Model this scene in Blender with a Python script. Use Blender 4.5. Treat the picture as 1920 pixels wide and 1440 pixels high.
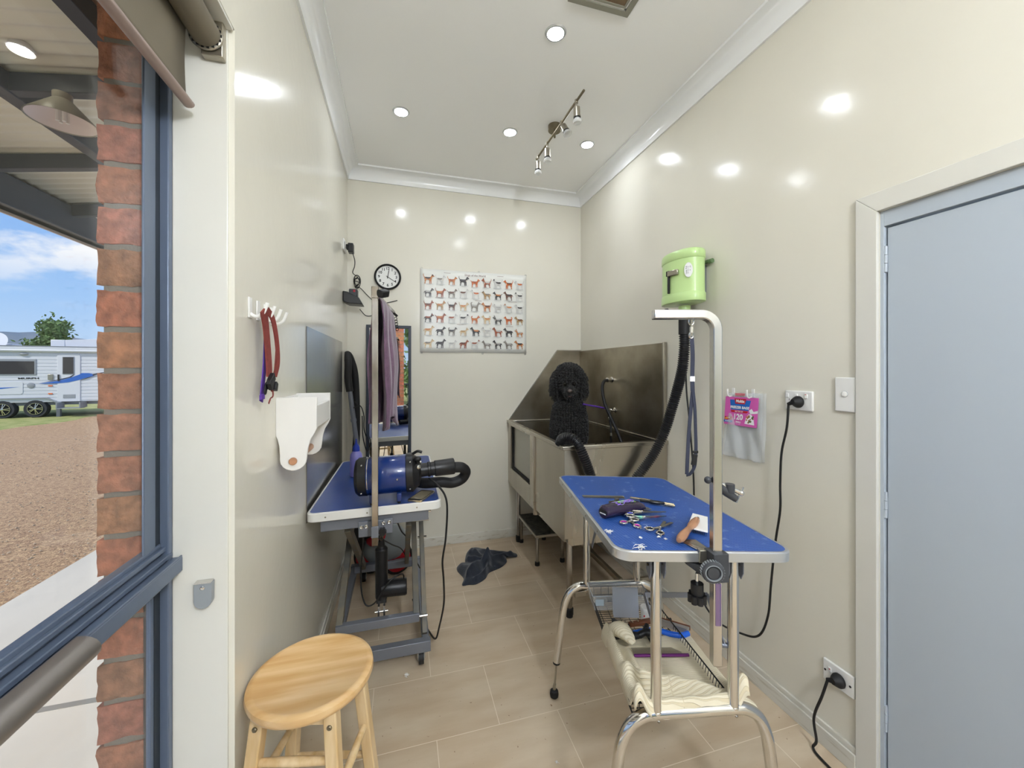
import bpy, bmesh, math, random
from mathutils import Vector, Matrix, noise
from mathutils.geometry import tessellate_polygon
random.seed(7)
for o in list(bpy.data.objects): bpy.data.objects.remove(o)
SC = bpy.context.scene
COL = SC.collection
R = math.radians
def V(*a): return Vector(a)
def lin(c):
    return tuple(((x/255)/12.92 if x/255 <= .04045 else ((x/255+.055)/1.055)**2.4) for x in c)

# ---------------------------------------------------------------- camera
cam = bpy.data.objects.new('camera', bpy.data.cameras.new('camera')); COL.objects.link(cam)
cam.data.sensor_fit = 'HORIZONTAL'; cam.data.sensor_width = 36.0
cam.data.lens = 733.0/1920*36.0
cam.data.shift_y = -28.0/1920
cam.data.clip_start = .02; cam.data.clip_end = 2000
cam.location = (0, 0, 1.32); cam.rotation_euler = (R(90), 0, -R(15.76))
SC.camera = cam
# ---------------------------------------------------------------- view
SC.view_settings.view_transform = 'Standard'; SC.view_settings.look = 'None'
SC.view_settings.exposure = 0.5; SC.view_settings.gamma = 1.0
SC.view_settings.use_curve_mapping = False
# ---------------------------------------------------------------- sky with fair weather clouds
def world():
    w = bpy.data.worlds.new('sky'); SC.world = w; w.use_nodes = True
    n = w.node_tree.nodes; l = w.node_tree.links; n.clear()
    out = n.new('ShaderNodeOutputWorld'); bg = n.new('ShaderNodeBackground')
    tc = n.new('ShaderNodeTexCoord'); sx = n.new('ShaderNodeSeparateXYZ'); l.new(tc.outputs['Generated'], sx.inputs[0])
    gr = n.new('ShaderNodeValToRGB'); l.new(sx.outputs['Z'], gr.inputs[0])
    e = gr.color_ramp.elements
    e[0].position = 0.0; e[0].color = (*lin((196, 219, 244)), 1)
    e[1].position = .9; e[1].color = (*lin((74, 124, 205)), 1)
    q = e.new(.12); q.color = (*lin((160, 200, 246)), 1)
    q = e.new(.36); q.color = (*lin((108, 164, 238)), 1)
    # project direction on a cloud layer
    mx = n.new('ShaderNodeMath'); mx.operation = 'ADD'; mx.inputs[1].default_value = .45; l.new(sx.outputs['Z'], mx.inputs[0])
    dv = n.new('ShaderNodeVectorMath'); dv.operation = 'DIVIDE'; l.new(tc.outputs['Generated'], dv.inputs[0])
    cb = n.new('ShaderNodeCombineXYZ')
    for i in range(3): l.new(mx.outputs[0], cb.inputs[i])
    l.new(cb.outputs[0], dv.inputs[1])
    mp = n.new('ShaderNodeMapping'); l.new(dv.outputs[0], mp.inputs[0]); mp.inputs['Scale'].default_value = (2.6, 2.6, 4.2)
    mp.inputs['Location'].default_value = (.35, .1, 0)
    ns = n.new('ShaderNodeTexNoise'); l.new(mp.outputs[0], ns.inputs['Vector']); ns.inputs['Scale'].default_value = 1.9
    ns.inputs['Detail'].default_value = 9; ns.inputs['Roughness'].default_value = .52
    cr = n.new('ShaderNodeValToRGB'); l.new(ns.outputs['Fac'], cr.inputs[0])
    cr.color_ramp.elements[0].position = .47; cr.color_ramp.elements[1].position = .58
    lo = n.new('ShaderNodeMapRange'); l.new(sx.outputs['Z'], lo.inputs[0]); lo.inputs[1].default_value = .10; lo.inputs[2].default_value = .2
    mm = n.new('ShaderNodeMath'); mm.operation = 'MULTIPLY'; l.new(cr.outputs[0], mm.inputs[0]); l.new(lo.outputs[0], mm.inputs[1])
    mix = n.new('ShaderNodeMixRGB'); l.new(mm.outputs[0], mix.inputs[0]); l.new(gr.outputs[0], mix.inputs[1]); mix.inputs[2].default_value = (.93, .95, .98, 1)
    l.new(mix.outputs[0], bg.inputs[0]); bg.inputs[1].default_value = .74
    l.new(bg.outputs[0], out.inputs[0])
world()
sd = bpy.data.lights.new('sun', 'SUN'); sd.energy = 2.7; sd.angle = R(.6); sd.color = (1, .95, .86)
sun = bpy.data.objects.new('sun', sd); COL.objects.link(sun); sun.location = (-4, -12, 14)
sun.rotation_euler = Vector((-.80, -.62, 1.0)).to_track_quat('Z', 'Y').to_euler()
LAMP = 150.0          # radiance of the recessed ceiling lamps

# ---------------------------------------------------------------- materials
def mat(name, col, rough=.5, metal=0, bump=0, bscale=60, var=0, vscale=8, var_col=None, trans=0, ior=1.45, spec=.5,
        stretch=(1, 1, 1), coat=0, alpha=1, aniso=0, detail=5, sheen=0, emit=0, bdist=.01, thresh=(.35, .65)):
    m = bpy.data.materials.new(name); m.use_nodes = True
    n = m.node_tree.nodes; l = m.node_tree.links; b = n['Principled BSDF']
    c = (*lin(col), 1)
    b.inputs['Base Color'].default_value = c; b.inputs['Roughness'].default_value = rough; b.inputs['Metallic'].default_value = metal
    b.inputs['IOR'].default_value = ior; b.inputs['Transmission Weight'].default_value = trans
    b.inputs['Specular IOR Level'].default_value = spec; b.inputs['Coat Weight'].default_value = coat; b.inputs['Alpha'].default_value = alpha
    b.inputs['Sheen Weight'].default_value = sheen
    if emit:
        b.inputs['Emission Color'].default_value = c; b.inputs['Emission Strength'].default_value = emit
    if bump or var:
        tc = n.new('ShaderNodeTexCoord'); mp = n.new('ShaderNodeMapping'); l.new(tc.outputs['Object'], mp.inputs[0]); mp.inputs['Scale'].default_value = stretch
    if var:
        ns = n.new('ShaderNodeTexNoise'); l.new(mp.outputs[0], ns.inputs['Vector']); ns.inputs['Scale'].default_value = vscale; ns.inputs['Detail'].default_value = detail
        cr = n.new('ShaderNodeValToRGB'); l.new(ns.outputs['Fac'], cr.inputs[0]); cr.color_ramp.elements[0].position = thresh[0]; cr.color_ramp.elements[1].position = thresh[1]
        mx = n.new('ShaderNodeMixRGB'); l.new(cr.outputs[0], mx.inputs[0]); mx.inputs[1].default_value = c
        vc = lin(var_col) if var_col else tuple(x*(1-var) for x in c[:3])
        mx.inputs[2].default_value = (*vc, 1); l.new(mx.outputs[0], b.inputs['Base Color'])
        if metal:
            mr = n.new('ShaderNodeMapRange'); l.new(ns.outputs['Fac'], mr.inputs[0]); mr.inputs[3].default_value = rough*.8; mr.inputs[4].default_value = min(1, rough*1.35)
            l.new(mr.outputs[0], b.inputs['Roughness'])
    if bump:
        nb = n.new('ShaderNodeTexNoise'); l.new(mp.outputs[0], nb.inputs['Vector']); nb.inputs['Scale'].default_value = bscale; nb.inputs['Detail'].default_value = 6
        bp = n.new('ShaderNodeBump'); bp.inputs['Strength'].default_value = bump; bp.inputs['Distance'].default_value = bdist
        l.new(nb.outputs['Fac'], bp.inputs['Height']); l.new(bp.outputs[0], b.inputs['Normal'])
    return m
def glassmat(name, tint=(1, 1, 1), refl=.06):
    m = bpy.data.materials.new(name); m.use_nodes = True; n = m.node_tree.nodes; l = m.node_tree.links; n.clear()
    o = n.new('ShaderNodeOutputMaterial'); t = n.new('ShaderNodeBsdfTransparent'); g = n.new('ShaderNodeBsdfGlossy'); mx = n.new('ShaderNodeMixShader')
    t.inputs[0].default_value = (*tint, 1); g.inputs['Roughness'].default_value = .02
    f = n.new('ShaderNodeLayerWeight'); f.inputs[0].default_value = .5
    pw = n.new('ShaderNodeMath'); pw.operation = 'POWER'; pw.inputs[1].default_value = 5; l.new(f.outputs['Facing'], pw.inputs[0])
    k = n.new('ShaderNodeMath'); k.operation = 'MULTIPLY_ADD'; k.inputs[1].default_value = .5; k.inputs[2].default_value = refl/2; l.new(pw.outputs[0], k.inputs[0])
    l.new(k.outputs[0], mx.inputs[0]); l.new(t.outputs[0], mx.inputs[1]); l.new(g.outputs[0], mx.inputs[2]); l.new(mx.outputs[0], o.inputs[0])
    return m
M = {}
M['wall'] = mat('cream_gloss_paint', (224, 220, 206), .15, bump=.10, bscale=22, bdist=.004, var=.03, vscale=2.2, spec=.36)
M['ceiling'] = mat('white_ceiling_paint', (247, 247, 245), .55, bump=.05, bscale=90, bdist=.002)
M['cornice'] = mat('white_gloss_cornice', (242, 243, 242), .22)
M['trim'] = mat('cream_gloss_trim', (216, 214, 205), .25, bump=.05, bscale=40, bdist=.002)
M['skirt'] = mat('off_white_skirting', (214, 211, 200), .3, var=.25, vscale=14, var_col=(176, 166, 144), thresh=(.55, .72), stretch=(1, .4, 6))
M['door'] = mat('blue_grey_door_paint', (178, 187, 196), .34, bump=.03, bscale=120, bdist=.001)
M['alu'] = mat('slate_blue_aluminium', (96, 108, 128), .33, metal=.2, bump=.02)
M['alu_dark'] = mat('dark_seal_rubber', (42, 48, 56), .5)
M['handle'] = mat('warm_grey_anodised_handle', (128, 122, 118), .35, metal=.6)
M['glass'] = glassmat('window_glass')
M['steel'] = mat('brushed_stainless_steel', (192, 186, 174), .27, metal=1, var=.16, vscale=3.5, stretch=(1, 1, .25), bump=.03, bscale=40, bdist=.002)
M['steel_dark'] = mat('smeared_stainless_splashback', (184, 176, 158), .36, metal=1, var=.45, vscale=2.6, detail=8, var_col=(132, 123, 106), bump=.04, bscale=120, bdist=.002)
M['sheet'] = mat('grey_polished_sheet', (150, 149, 148), .19, metal=1, var=.15, vscale=3, stretch=(1, 3, .3), bump=.015, bscale=6, bdist=.004)
M['chrome'] = mat('chrome_tube', (214, 212, 208), .12, metal=1)
M['chrome_worn'] = mat('worn_chrome', (208, 206, 204), .22, metal=1, var=.3, vscale=12, var_col=(122, 112, 98), stretch=(1, 1, .3))
M['alurim'] = mat('silver_aluminium_edging', (200, 202, 204), .3, metal=.8)
M['whiterim'] = mat('white_table_edging', (226, 225, 220), .35)
M['black'] = mat('black_plastic', (26, 26, 28), .38, bump=.02, bscale=200, bdist=.001)
M['rubber'] = mat('black_rubber', (22, 22, 24), .6)
M['darkgrey'] = mat('dark_grey_plastic', (58, 60, 64), .45)
M['gunmetal'] = mat('gunmetal_painted_steel', (120, 124, 134), .38, metal=.35, bump=.05, bscale=200, bdist=.001)
M['greydusty'] = mat('dusty_grey_steel_frame', (102, 102, 98), .5, metal=.2, var=.35, vscale=16, var_col=(122, 114, 98))
M['blower'] = mat('glossy_blue_enamel', (22, 48, 112), .22, coat=.4, bump=.02, bscale=150, bdist=.001)
M['wood'] = mat('pale_beech_wood', (222, 188, 138), .3, var=.3, vscale=3, var_col=(202, 158, 100), stretch=(1.2, 11, 11), coat=.3, detail=7)
M['woodleg'] = mat('pale_pine_leg', (226, 200, 156), .35, var=.25, vscale=3, var_col=(204, 170, 118), stretch=(12, 12, 1.2), coat=.2)
M['wood_dark'] = mat('red_brown_wood', (118, 66, 38), .4, var=.4, vscale=6, stretch=(1, 8, 8))
M['wood_mid'] = mat('turned_wood', (188, 138, 104), .4, var=.2, vscale=7, stretch=(2, 2, 10))
M['white'] = mat('white_plastic', (232, 231, 227), .35)
M['white_paint'] = mat('white_painted_board', (232, 230, 226), .38, bump=.03, bscale=60, bdist=.002)
M['green'] = mat('lime_green_enamel', (192, 222, 152), .28, coat=.2)
M['lilac'] = mat('lilac_liquid_bottle', (140, 136, 206), .3, coat=.2)
M['blue_cap'] = mat('blue_nozzle_plastic', (36, 62, 172), .35)
M['blue_pl'] = mat('bright_blue_plastic', (28, 98, 214), .3)
M['purple'] = mat('purple_webbing', (88, 52, 150), .7, bump=.1, bscale=300, bdist=.001)
M['maroon'] = mat('maroon_webbing', (134, 60, 54), .75, bump=.2, bscale=260, bdist=.002, var=.2, vscale=60)
M['navyweb'] = mat('navy_webbing', (38, 42, 60), .7, bump=.2, bscale=300, bdist=.001)
M['towel_purple'] = mat('dusty_purple_towel', (116, 86, 110), .95, bump=.5, bscale=220, bdist=.004, var=.3, vscale=18, sheen=.4)
M['towel_dark'] = mat('charcoal_navy_towel', (40, 46, 58), .95, bump=.6, bscale=190, bdist=.004, var=.35, vscale=26, sheen=.3)
M['blind'] = mat('taupe_blind_fabric', (112, 104, 88), .85, bump=.15, bscale=300, bdist=.001)
M['blindrail'] = mat('mauve_brown_rail', (150, 132, 124), .4, metal=.2)
M['red'] = mat('red_plastic', (178, 24, 40), .35)
M['greypl'] = mat('mid_grey_plastic', (140, 146, 150), .35)
M['fur'] = mat('black_curly_fur', (15, 13, 12), .72, spec=.3, sheen=.25)
M['skin'] = mat('dog_nose_skin', (92, 80, 74), .45)
M['eye'] = mat('dark_dog_eye', (18, 14, 12), .08)
M['gold'] = mat('pale_gold_metal', (206, 190, 160), .25, metal=.8)
M['screen'] = mat('phone_screen_glass', (150, 140, 118), .12, coat=.5)
M['paper'] = mat('glossy_poster_paper', (226, 226, 220), .3)
M['mirror'] = mat('mirror_glass', (238, 240, 240), .015, metal=1)
M['clockface'] = mat('white_clock_face', (232, 232, 228), .4)
M['ink'] = mat('black_ink', (24, 24, 24), .5)
M['clear'] = mat('clear_plastic', (240, 242, 244), .12, trans=0, alpha=.22)
M['frost'] = mat('frosted_plastic_lid', (206, 214, 228), .3, alpha=.55)
M['film'] = mat('crinkled_clear_film', (236, 240, 242), .12, alpha=.26, bump=.6, bscale=14, bdist=.02)
M['pink'] = mat('pink_printed_card', (216, 98, 178), .4)
M['labelblue'] = mat('blue_print', (34, 104, 190), .4)
M['labelred'] = mat('red_print', (196, 30, 48), .4)
M['labelwhite'] = mat('white_print', (240, 240, 240), .4)
M['brown_vent'] = mat('brown_filter_mesh', (112, 94, 70), .7)
M['vent_frame'] = mat('olive_grey_vent_frame', (138, 136, 122), .5)
M['bronze'] = mat('brushed_bronze_nickel', (122, 112, 92), .35, metal=.85)
M['satin'] = mat('satin_nickel', (168, 162, 148), .3, metal=.9)
M['bulb'] = mat('unlit_glass_bulb', (226, 226, 222), .1, alpha=.6, coat=.3)
M['orange'] = mat('amber_lens', (224, 108, 40), .3)
M['lamp'] = mat('lit_diffuser', (240, 246, 255), .5, emit=LAMP)
M['lamp_out'] = mat('lit_verandah_diffuser', (255, 250, 226), .5, emit=6)
M['clipbody'] = mat('dark_purple_enamel', (44, 32, 58), .25, coat=.3)
M['pinkmetal'] = mat('pink_anodised', (206, 60, 170), .25, metal=.5)
M['bluemetal'] = mat('blue_anodised', (50, 60, 190), .25, metal=.5)
M['rainbow'] = mat('iridescent_blade', (110, 190, 170), .2, metal=.8, var=.5, vscale=40, var_col=(200, 120, 150))
M['bristle'] = mat('wire_pin_bristles', (168, 166, 164), .4, metal=.6)
M['lid_label'] = mat('pale_blue_sticker', (188, 208, 222), .5)
M['fluff'] = mat('white_fur_tuft', (232, 230, 226), .9)

def checker_mat(name, base, line, sx, sy, lw, rough, bump=.3, offs=False, var=.05, speck=None):
    """fine square grid embossed in the sheet (object space)"""
    m = mat(name, base, rough, var=var, vscale=6) if not speck else mat(name, base, rough, var=var, vscale=34, var_col=speck, thresh=(.60, .80), detail=12)
    n = m.node_tree.nodes; l = m.node_tree.links; b = n['Principled BSDF']
    tc = n.new('ShaderNodeTexCoord'); br = n.new('ShaderNodeTexBrick'); l.new(tc.outputs['Object'], br.inputs['Vector'])
    br.offset = .5 if offs else 0; br.inputs['Scale'].default_value = 1; br.inputs['Brick Width'].default_value = sx; br.inputs['Row Height'].default_value = sy
    br.inputs['Mortar Size'].default_value = lw; br.inputs['Mortar Smooth'].default_value = .3
    mx = n.new('ShaderNodeMixRGB'); l.new(br.outputs['Fac'], mx.inputs[0])
    src = b.inputs['Base Color'].links[0].from_socket if b.inputs['Base Color'].links else None
    if src: l.new(src, mx.inputs[1])
    else: mx.inputs[1].default_value = (*lin(base), 1)
    mx.inputs[2].default_value = (*lin(line), 1); l.new(mx.outputs[0], b.inputs['Base Color'])
    bp = n.new('ShaderNodeBump'); bp.inputs['Strength'].default_value = bump; bp.inputs['Distance'].default_value = .002; bp.invert = True
    l.new(br.outputs['Fac'], bp.inputs['Height']); l.new(bp.outputs[0], b.inputs['Normal'])
    return m
M['bluemat'] = checker_mat('ribbed_blue_table_rubber', (28, 72, 150), (66, 104, 174), .009, .009, .0009, .40, .9, var=.18, speck=(150, 172, 206))
M['bluemat2'] = checker_mat('fine_blue_table_rubber', (26, 62, 138), (42, 80, 152), .006, .006, .0004, .38, .35, var=.15)
M['ribtowel'] = checker_mat('cream_ribbed_towel', (234, 224, 198), (220, 207, 176), .5, .006, .0012, .95, .9, var=.06)
def floor_mat():
    m = mat('beige_stone_vinyl', (205, 188, 163), .34, var=.2, vscale=5, var_col=(190, 169, 142), detail=9, stretch=(.6, 2.2, 1))
    n = m.node_tree.nodes; l = m.node_tree.links; b = n['Principled BSDF']
    tc = n.new('ShaderNodeTexCoord'); mp = n.new('ShaderNodeMapping'); l.new(tc.outputs['Object'], mp.inputs[0])
    mp.inputs['Rotation'].default_value = (0, 0, 0); mp.inputs['Location'].default_value = (.11, .09, 0)
    br = n.new('ShaderNodeTexBrick'); l.new(mp.outputs[0], br.inputs['Vector']); br.offset = .5
    br.inputs['Scale'].default_value = 1; br.inputs['Brick Width'].default_value = .46; br.inputs['Row Height'].default_value = .30
    br.inputs['Mortar Size'].default_value = .0018; br.inputs['Mortar Smooth'].default_value = .6
    br.inputs['Color1'].default_value = (1, 1, 1, 1); br.inputs['Color2'].default_value = (.93, .93, .93, 1); br.inputs['Mortar'].default_value = (1.08, 1.07, 1.05, 1)
    mu = n.new('ShaderNodeMixRGB'); mu.blend_type = 'MULTIPLY'; mu.inputs[0].default_value = 1
    src = b.inputs['Base Color'].links[0].from_socket
    l.new(src, mu.inputs[1]); l.new(br.outputs['Color'], mu.inputs[2])
    mx = n.new('ShaderNodeMixRGB'); l.new(br.outputs['Fac'], mx.inputs[0]); l.new(mu.outputs[0], mx.inputs[1]); mx.inputs[2].default_value = (*lin((222, 209, 190)), 1)
    # small grey fur specks
    vn = n.new('ShaderNodeTexNoise'); vn.inputs['Scale'].default_value = 70; vn.inputs['Detail'].default_value = 3; l.new(tc.outputs['Object'], vn.inputs['Vector'])
    cr = n.new('ShaderNodeValToRGB'); l.new(vn.outputs['Fac'], cr.inputs[0]); cr.color_ramp.elements[0].position = .70; cr.color_ramp.elements[1].position = .76
    m2 = n.new('ShaderNodeMixRGB'); l.new(cr.outputs[0], m2.inputs[0]); l.new(mx.outputs[0], m2.inputs[1]); m2.inputs[2].default_value = (*lin((128, 100, 74)), 1)
    l.new(m2.outputs[0], b.inputs['Base Color'])
    return m
M['floor'] = floor_mat()
M['concrete'] = mat('pale_concrete', (208, 206, 198), .75, var=.12, vscale=2.5, stretch=(1, .4, 1), detail=8)
M['gravel'] = mat('tan_gravel', (192, 164, 130), .95, var=.4, vscale=26, var_col=(150, 122, 98), bump=1, bscale=60, bdist=.02, detail=9)
M['stone'] = mat('loose_gravel_stone', (192, 176, 156), .9, var=.4, vscale=3)
M['grass'] = mat('mown_grass', (138, 152, 88), .95, var=.4, vscale=3, var_col=(176, 176, 120), bump=1, bscale=50, bdist=.03)
M['hill'] = mat('distant_blue_bush', (104, 124, 146), 1, var=.4, vscale=.05, var_col=(128, 140, 150), detail=10)
M['leaf'] = mat('dark_green_leaves', (74, 106, 56), .8, var=.4, vscale=5, var_col=(110, 138, 84))
M['leaf2'] = mat('light_green_leaves', (120, 150, 70), .8, var=.4, vscale=3, var_col=(86, 120, 54))
M['bark'] = mat('grey_brown_bark', (96, 84, 70), .9)
M['roofsheet'] = mat('cream_underside_sheet', (232, 230, 214), .5)
M['beam'] = mat('slate_painted_beam', (62, 68, 78), .45)
M['shade'] = mat('cream_enamel_shade', (170, 166, 152), .4)
M['shade_in'] = mat('pale_pink_white_enamel', (228, 216, 212), .4)
M['van'] = mat('white_caravan_cladding', (214, 219, 228), .35)
M['vanblue'] = mat('blue_vinyl_stripe', (44, 104, 196), .25)
M['vannavy'] = mat('navy_vinyl_stripe', (32, 40, 66), .25)
M['vanglass'] = mat('tinted_caravan_window', (58, 54, 52), .08)
M['vanframe'] = mat('grey_window_frame', (150, 156, 164), .3)
M['tyre'] = mat('dark_tyre_rubber', (52, 56, 62), .8)
def brick_mat():
    m = mat('rough_red_brown_brick', (180, 122, 94), .9, var=.5, vscale=40, var_col=(136, 92, 70), bump=1, bscale=70, bdist=.006, detail=9)
    n = m.node_tree.nodes; l = m.node_tree.links; b = n['Principled BSDF']
    at = n.new('ShaderNodeAttribute'); at.attribute_name = 'Col'
    mu = n.new('ShaderNodeMixRGB'); mu.blend_type = 'MULTIPLY'; mu.inputs[0].default_value = 1
    l.new(b.inputs['Base Color'].links[0].from_socket, mu.inputs[1]); l.new(at.outputs['Color'], mu.inputs[2]); l.new(mu.outputs[0], b.inputs['Base Color'])
    return m
M['brick'] = brick_mat()
M['mortar'] = mat('grey_mortar', (128, 120, 108), .95, bump=.6, bscale=120, bdist=.003)
def attr_mat(name, rough):
    m = mat(name, (255, 255, 255), rough); n = m.node_tree.nodes; l = m.node_tree.links
    at = n.new('ShaderNodeAttribute'); at.attribute_name = 'Col'; l.new(at.outputs['Color'], n['Principled BSDF'].inputs['Base Color']); return m
M['print'] = attr_mat('coloured_print', .35)

# ---------------------------------------------------------------- mesh helpers
def smooth_path(pts, n=8, closed=False):
    P_ = [Vector(p) for p in pts]; out = []
    N = len(P_); rng = N if closed else N-1
    for i in range(rng):
        if closed: a, b, c, d = P_[(i-1) % N], P_[i], P_[(i+1) % N], P_[(i+2) % N]
        else: a = P_[i-1] if i else P_[0]*2-P_[1]; b = P_[i]; c = P_[i+1]; d = P_[i+2] if i+2 < N else P_[-1]*2-P_[-2]
        for k in range(n):
            t = k/n
            out.append(.5*((2*b)+(c-a)*t+(2*a-5*b+4*c-d)*t*t+(3*b-a-3*c+d)*t**3))
    if not closed: out.append(P_[-1])
    return out
class MB:
    def __init__(s, xf=None): s.bm = bmesh.new(); s.xf = xf; s.cl = None
    def v(s, p):
        p = Vector(p); return s.bm.verts.new(s.xf @ p if s.xf else p)
    def f(s, vs, col=None):
        try: fc = s.bm.faces.new(vs)
        except ValueError: return None
        if col is not None:
            if s.cl is None: s.cl = s.bm.loops.layers.float_color.new('Col')
            for lp in fc.loops: lp[s.cl] = (*col, 1)
        return fc
    def box(s, x0, x1, y0, y1, z0, z1, col=None):
        c = [s.v((x, y, z)) for x in (x0, x1) for y in (y0, y1) for z in (z0, z1)]
        for q in ((0, 1, 3, 2), (4, 6, 7, 5), (0, 4, 5, 1), (2, 3, 7, 6), (0, 2, 6, 4), (1, 5, 7, 3)): s.f([c[i] for i in q], col)
        return s
    def obox(s, a, b, w, h, up=(0, 0, 1)):
        """bar from a to b with width w (sideways) and height h (along up)"""
        a, b = Vector(a), Vector(b); d = (b-a).normalized(); up = Vector(up); sd = d.cross(up).normalized(); u = sd.cross(d)
        c = [s.v(p+sd*i*w/2+u*j*h/2) for p in (a, b) for i in (-1, 1) for j in (-1, 1)]
        for q in ((0, 1, 3, 2), (4, 6, 7, 5), (0, 4, 5, 1), (2, 3, 7, 6), (0, 2, 6, 4), (1, 5, 7, 3)): s.f([c[i] for i in q])
        return s
    def tube(s, pts, r, seg=12, closed=False, caps=True, sx=1, sy=1, up=None):
        pts = [Vector(p) for p in pts]; N = len(pts); rr = r if isinstance(r, (list, tuple)) else [r]*N
        t0 = (pts[1]-pts[0]).normalized(); ref = Vector(up) if up else (Vector((0, 0, 1)) if abs(t0.z) < .9 else Vector((1, 0, 0)))
        nrm = (ref-t0*ref.dot(t0)).normalized(); rings = []
        for i, p in enumerate(pts):
            if closed: t = (pts[(i+1) % N]-pts[i-1])
            else: t = pts[min(i+1, N-1)]-pts[max(i-1, 0)]
            if t.length < 1e-9: t = t0.copy()
            t.normalize(); nrm = (nrm-t*nrm.dot(t))
            if nrm.length < 1e-6: nrm = t.orthogonal()
            nrm.normalize(); bn = t.cross(nrm)
            rings.append([s.v(p+(nrm*math.cos(2*math.pi*k/seg)*sx+bn*math.sin(2*math.pi*k/seg)*sy)*rr[i]) for k in range(seg)])
        for i in range(N if closed else N-1):
            A, B = rings[i], rings[(i+1) % N]
            for k in range(seg): s.f([A[k], A[(k+1) % seg], B[(k+1) % seg], B[k]])
        if caps and not closed: s.f(rings[0][::-1]); s.f(rings[-1])
        return s
    def cyl(s, a, b, r, r2=None, seg=24):
        return s.tube([a, b], [r, r if r2 is None else r2], seg)
    def lathe(s, prof, o=(0, 0, 0), axis=(0, 0, 1), seg=32, sx=1, sy=1, caps=True, ref=None):
        ax = Vector(axis).normalized(); a = Vector(ref) if ref else ax.orthogonal(); a = (a-ax*a.dot(ax)).normalized(); b = ax.cross(a); o = Vector(o); rings = []
        for r_, h in prof: rings.append([s.v(o+ax*h+(a*math.cos(2*math.pi*k/seg)*sx+b*math.sin(2*math.pi*k/seg)*sy)*max(r_, 1e-5)) for k in range(seg)])
        for A, B in zip(rings, rings[1:]):
            for k in range(seg): s.f([A[k], A[(k+1) % seg], B[(k+1) % seg], B[k]])
        if caps: s.f(rings[0][::-1]); s.f(rings[-1])
        return s
    def prism(s, poly, off):
        """poly: 3d points in a plane, extruded by vector off; concave allowed"""
        poly = [Vector(p) for p in poly]; off = Vector(off); A = [s.v(p) for p in poly]; B = [s.v(p+off) for p in poly]
        for t in tessellate_polygon([poly]): s.f([A[i] for i in t]); s.f([B[i] for i in reversed(t)])
        n = len(poly)
        for i in range(n): s.f([A[i], A[(i+1) % n], B[(i+1) % n], B[i]])
        return s
    def flat(s, poly, col=None):
        poly = [Vector(p) for p in poly]; A = [s.v(p) for p in poly]
        for t in tessellate_polygon([poly]): s.f([A[i] for i in t], col)
        return s
    def sph(s, c, r, seg=16, rings=10):
        r = r if isinstance(r, (tuple, list)) else (r, r, r); c = Vector(c); rg = []
        for i in range(1, rings):
            th = math.pi*i/rings
            rg.append([s.v(c+Vector((r[0]*math.sin(th)*math.cos(2*math.pi*k/seg), r[1]*math.sin(th)*math.sin(2*math.pi*k/seg), r[2]*math.cos(th)))) for k in range(seg)])
        t = s.v(c+Vector((0, 0, r[2]))); b = s.v(c-Vector((0, 0, r[2])))
        for A, B in zip(rg, rg[1:]):
            for k in range(seg): s.f([A[k], B[k], B[(k+1) % seg], A[(k+1) % seg]])
        for k in range(seg): s.f([t, rg[0][k], rg[0][(k+1) % seg]]); s.f([b, rg[-1][(k+1) % seg], rg[-1][k]])
        return s
    def grid(s, fn, nu, nv, closed_u=False):
        g = [[s.v(fn(i/nu, j/nv)) for i in range(nu+(0 if closed_u else 1))] for j in range(nv+1)]
        for j in range(nv):
            for i in range(nu):
                i2 = (i+1) % len(g[0]); s.f([g[j][i], g[j][i2], g[j+1][i2], g[j+1][i]])
        return s
    def ribbon(s, pts, w, t, side=(0, 1, 0)):
        """flat strap along pts: width w along side, thickness t"""
        pts = [Vector(p) for p in pts]; sd0 = Vector(side).normalized(); rg = []
        for i, p in enumerate(pts):
            d = (pts[min(i+1, len(pts)-1)]-pts[max(i-1, 0)]).normalized(); sd = (sd0-d*sd0.dot(d)).normalized(); n = d.cross(sd)
            rg.append([s.v(p+sd*w/2*a+n*t/2*b) for a, b in ((-1, -1), (1, -1), (1, 1), (-1, 1))])
        for A, B in zip(rg, rg[1:]):
            for k in range(4): s.f([A[k], A[(k+1) % 4], B[(k+1) % 4], B[k]])
        s.f(rg[0][::-1]); s.f(rg[-1]); return s
    def text(s, txt, size, mtx, depth=.0004, align='CENTER', bold=0):
        cu = bpy.data.curves.new('t', 'FONT'); cu.body = txt; cu.size = size; cu.align_x = align; cu.align_y = 'CENTER'; cu.extrude = depth; cu.offset = bold; cu.resolution_u = 3
        ob = bpy.data.objects.new('t', cu); COL.objects.link(ob); dg = bpy.context.evaluated_depsgraph_get(); dg.update()
        me = bpy.data.meshes.new_from_object(ob.evaluated_get(dg)); T = (s.xf @ mtx) if s.xf else mtx; me.transform(T)
        s.bm.from_mesh(me); bpy.data.objects.remove(ob); bpy.data.curves.remove(cu); bpy.data.meshes.remove(me); return s
TM = {}
def thing(name, label, cat, loc=(0, 0, 0), group=None, kind=None, mtx=None):
    o = bpy.data.objects.new(name, None); COL.objects.link(o); m = mtx if mtx is not None else Matrix.Translation(Vector(loc))
    o.matrix_world = m; TM[o.name] = m.copy(); o.empty_display_size = .05
    if label: o['label'] = label
    if cat: o['category'] = cat
    if group: o['group'] = group
    if kind: o['kind'] = kind
    return o
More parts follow.
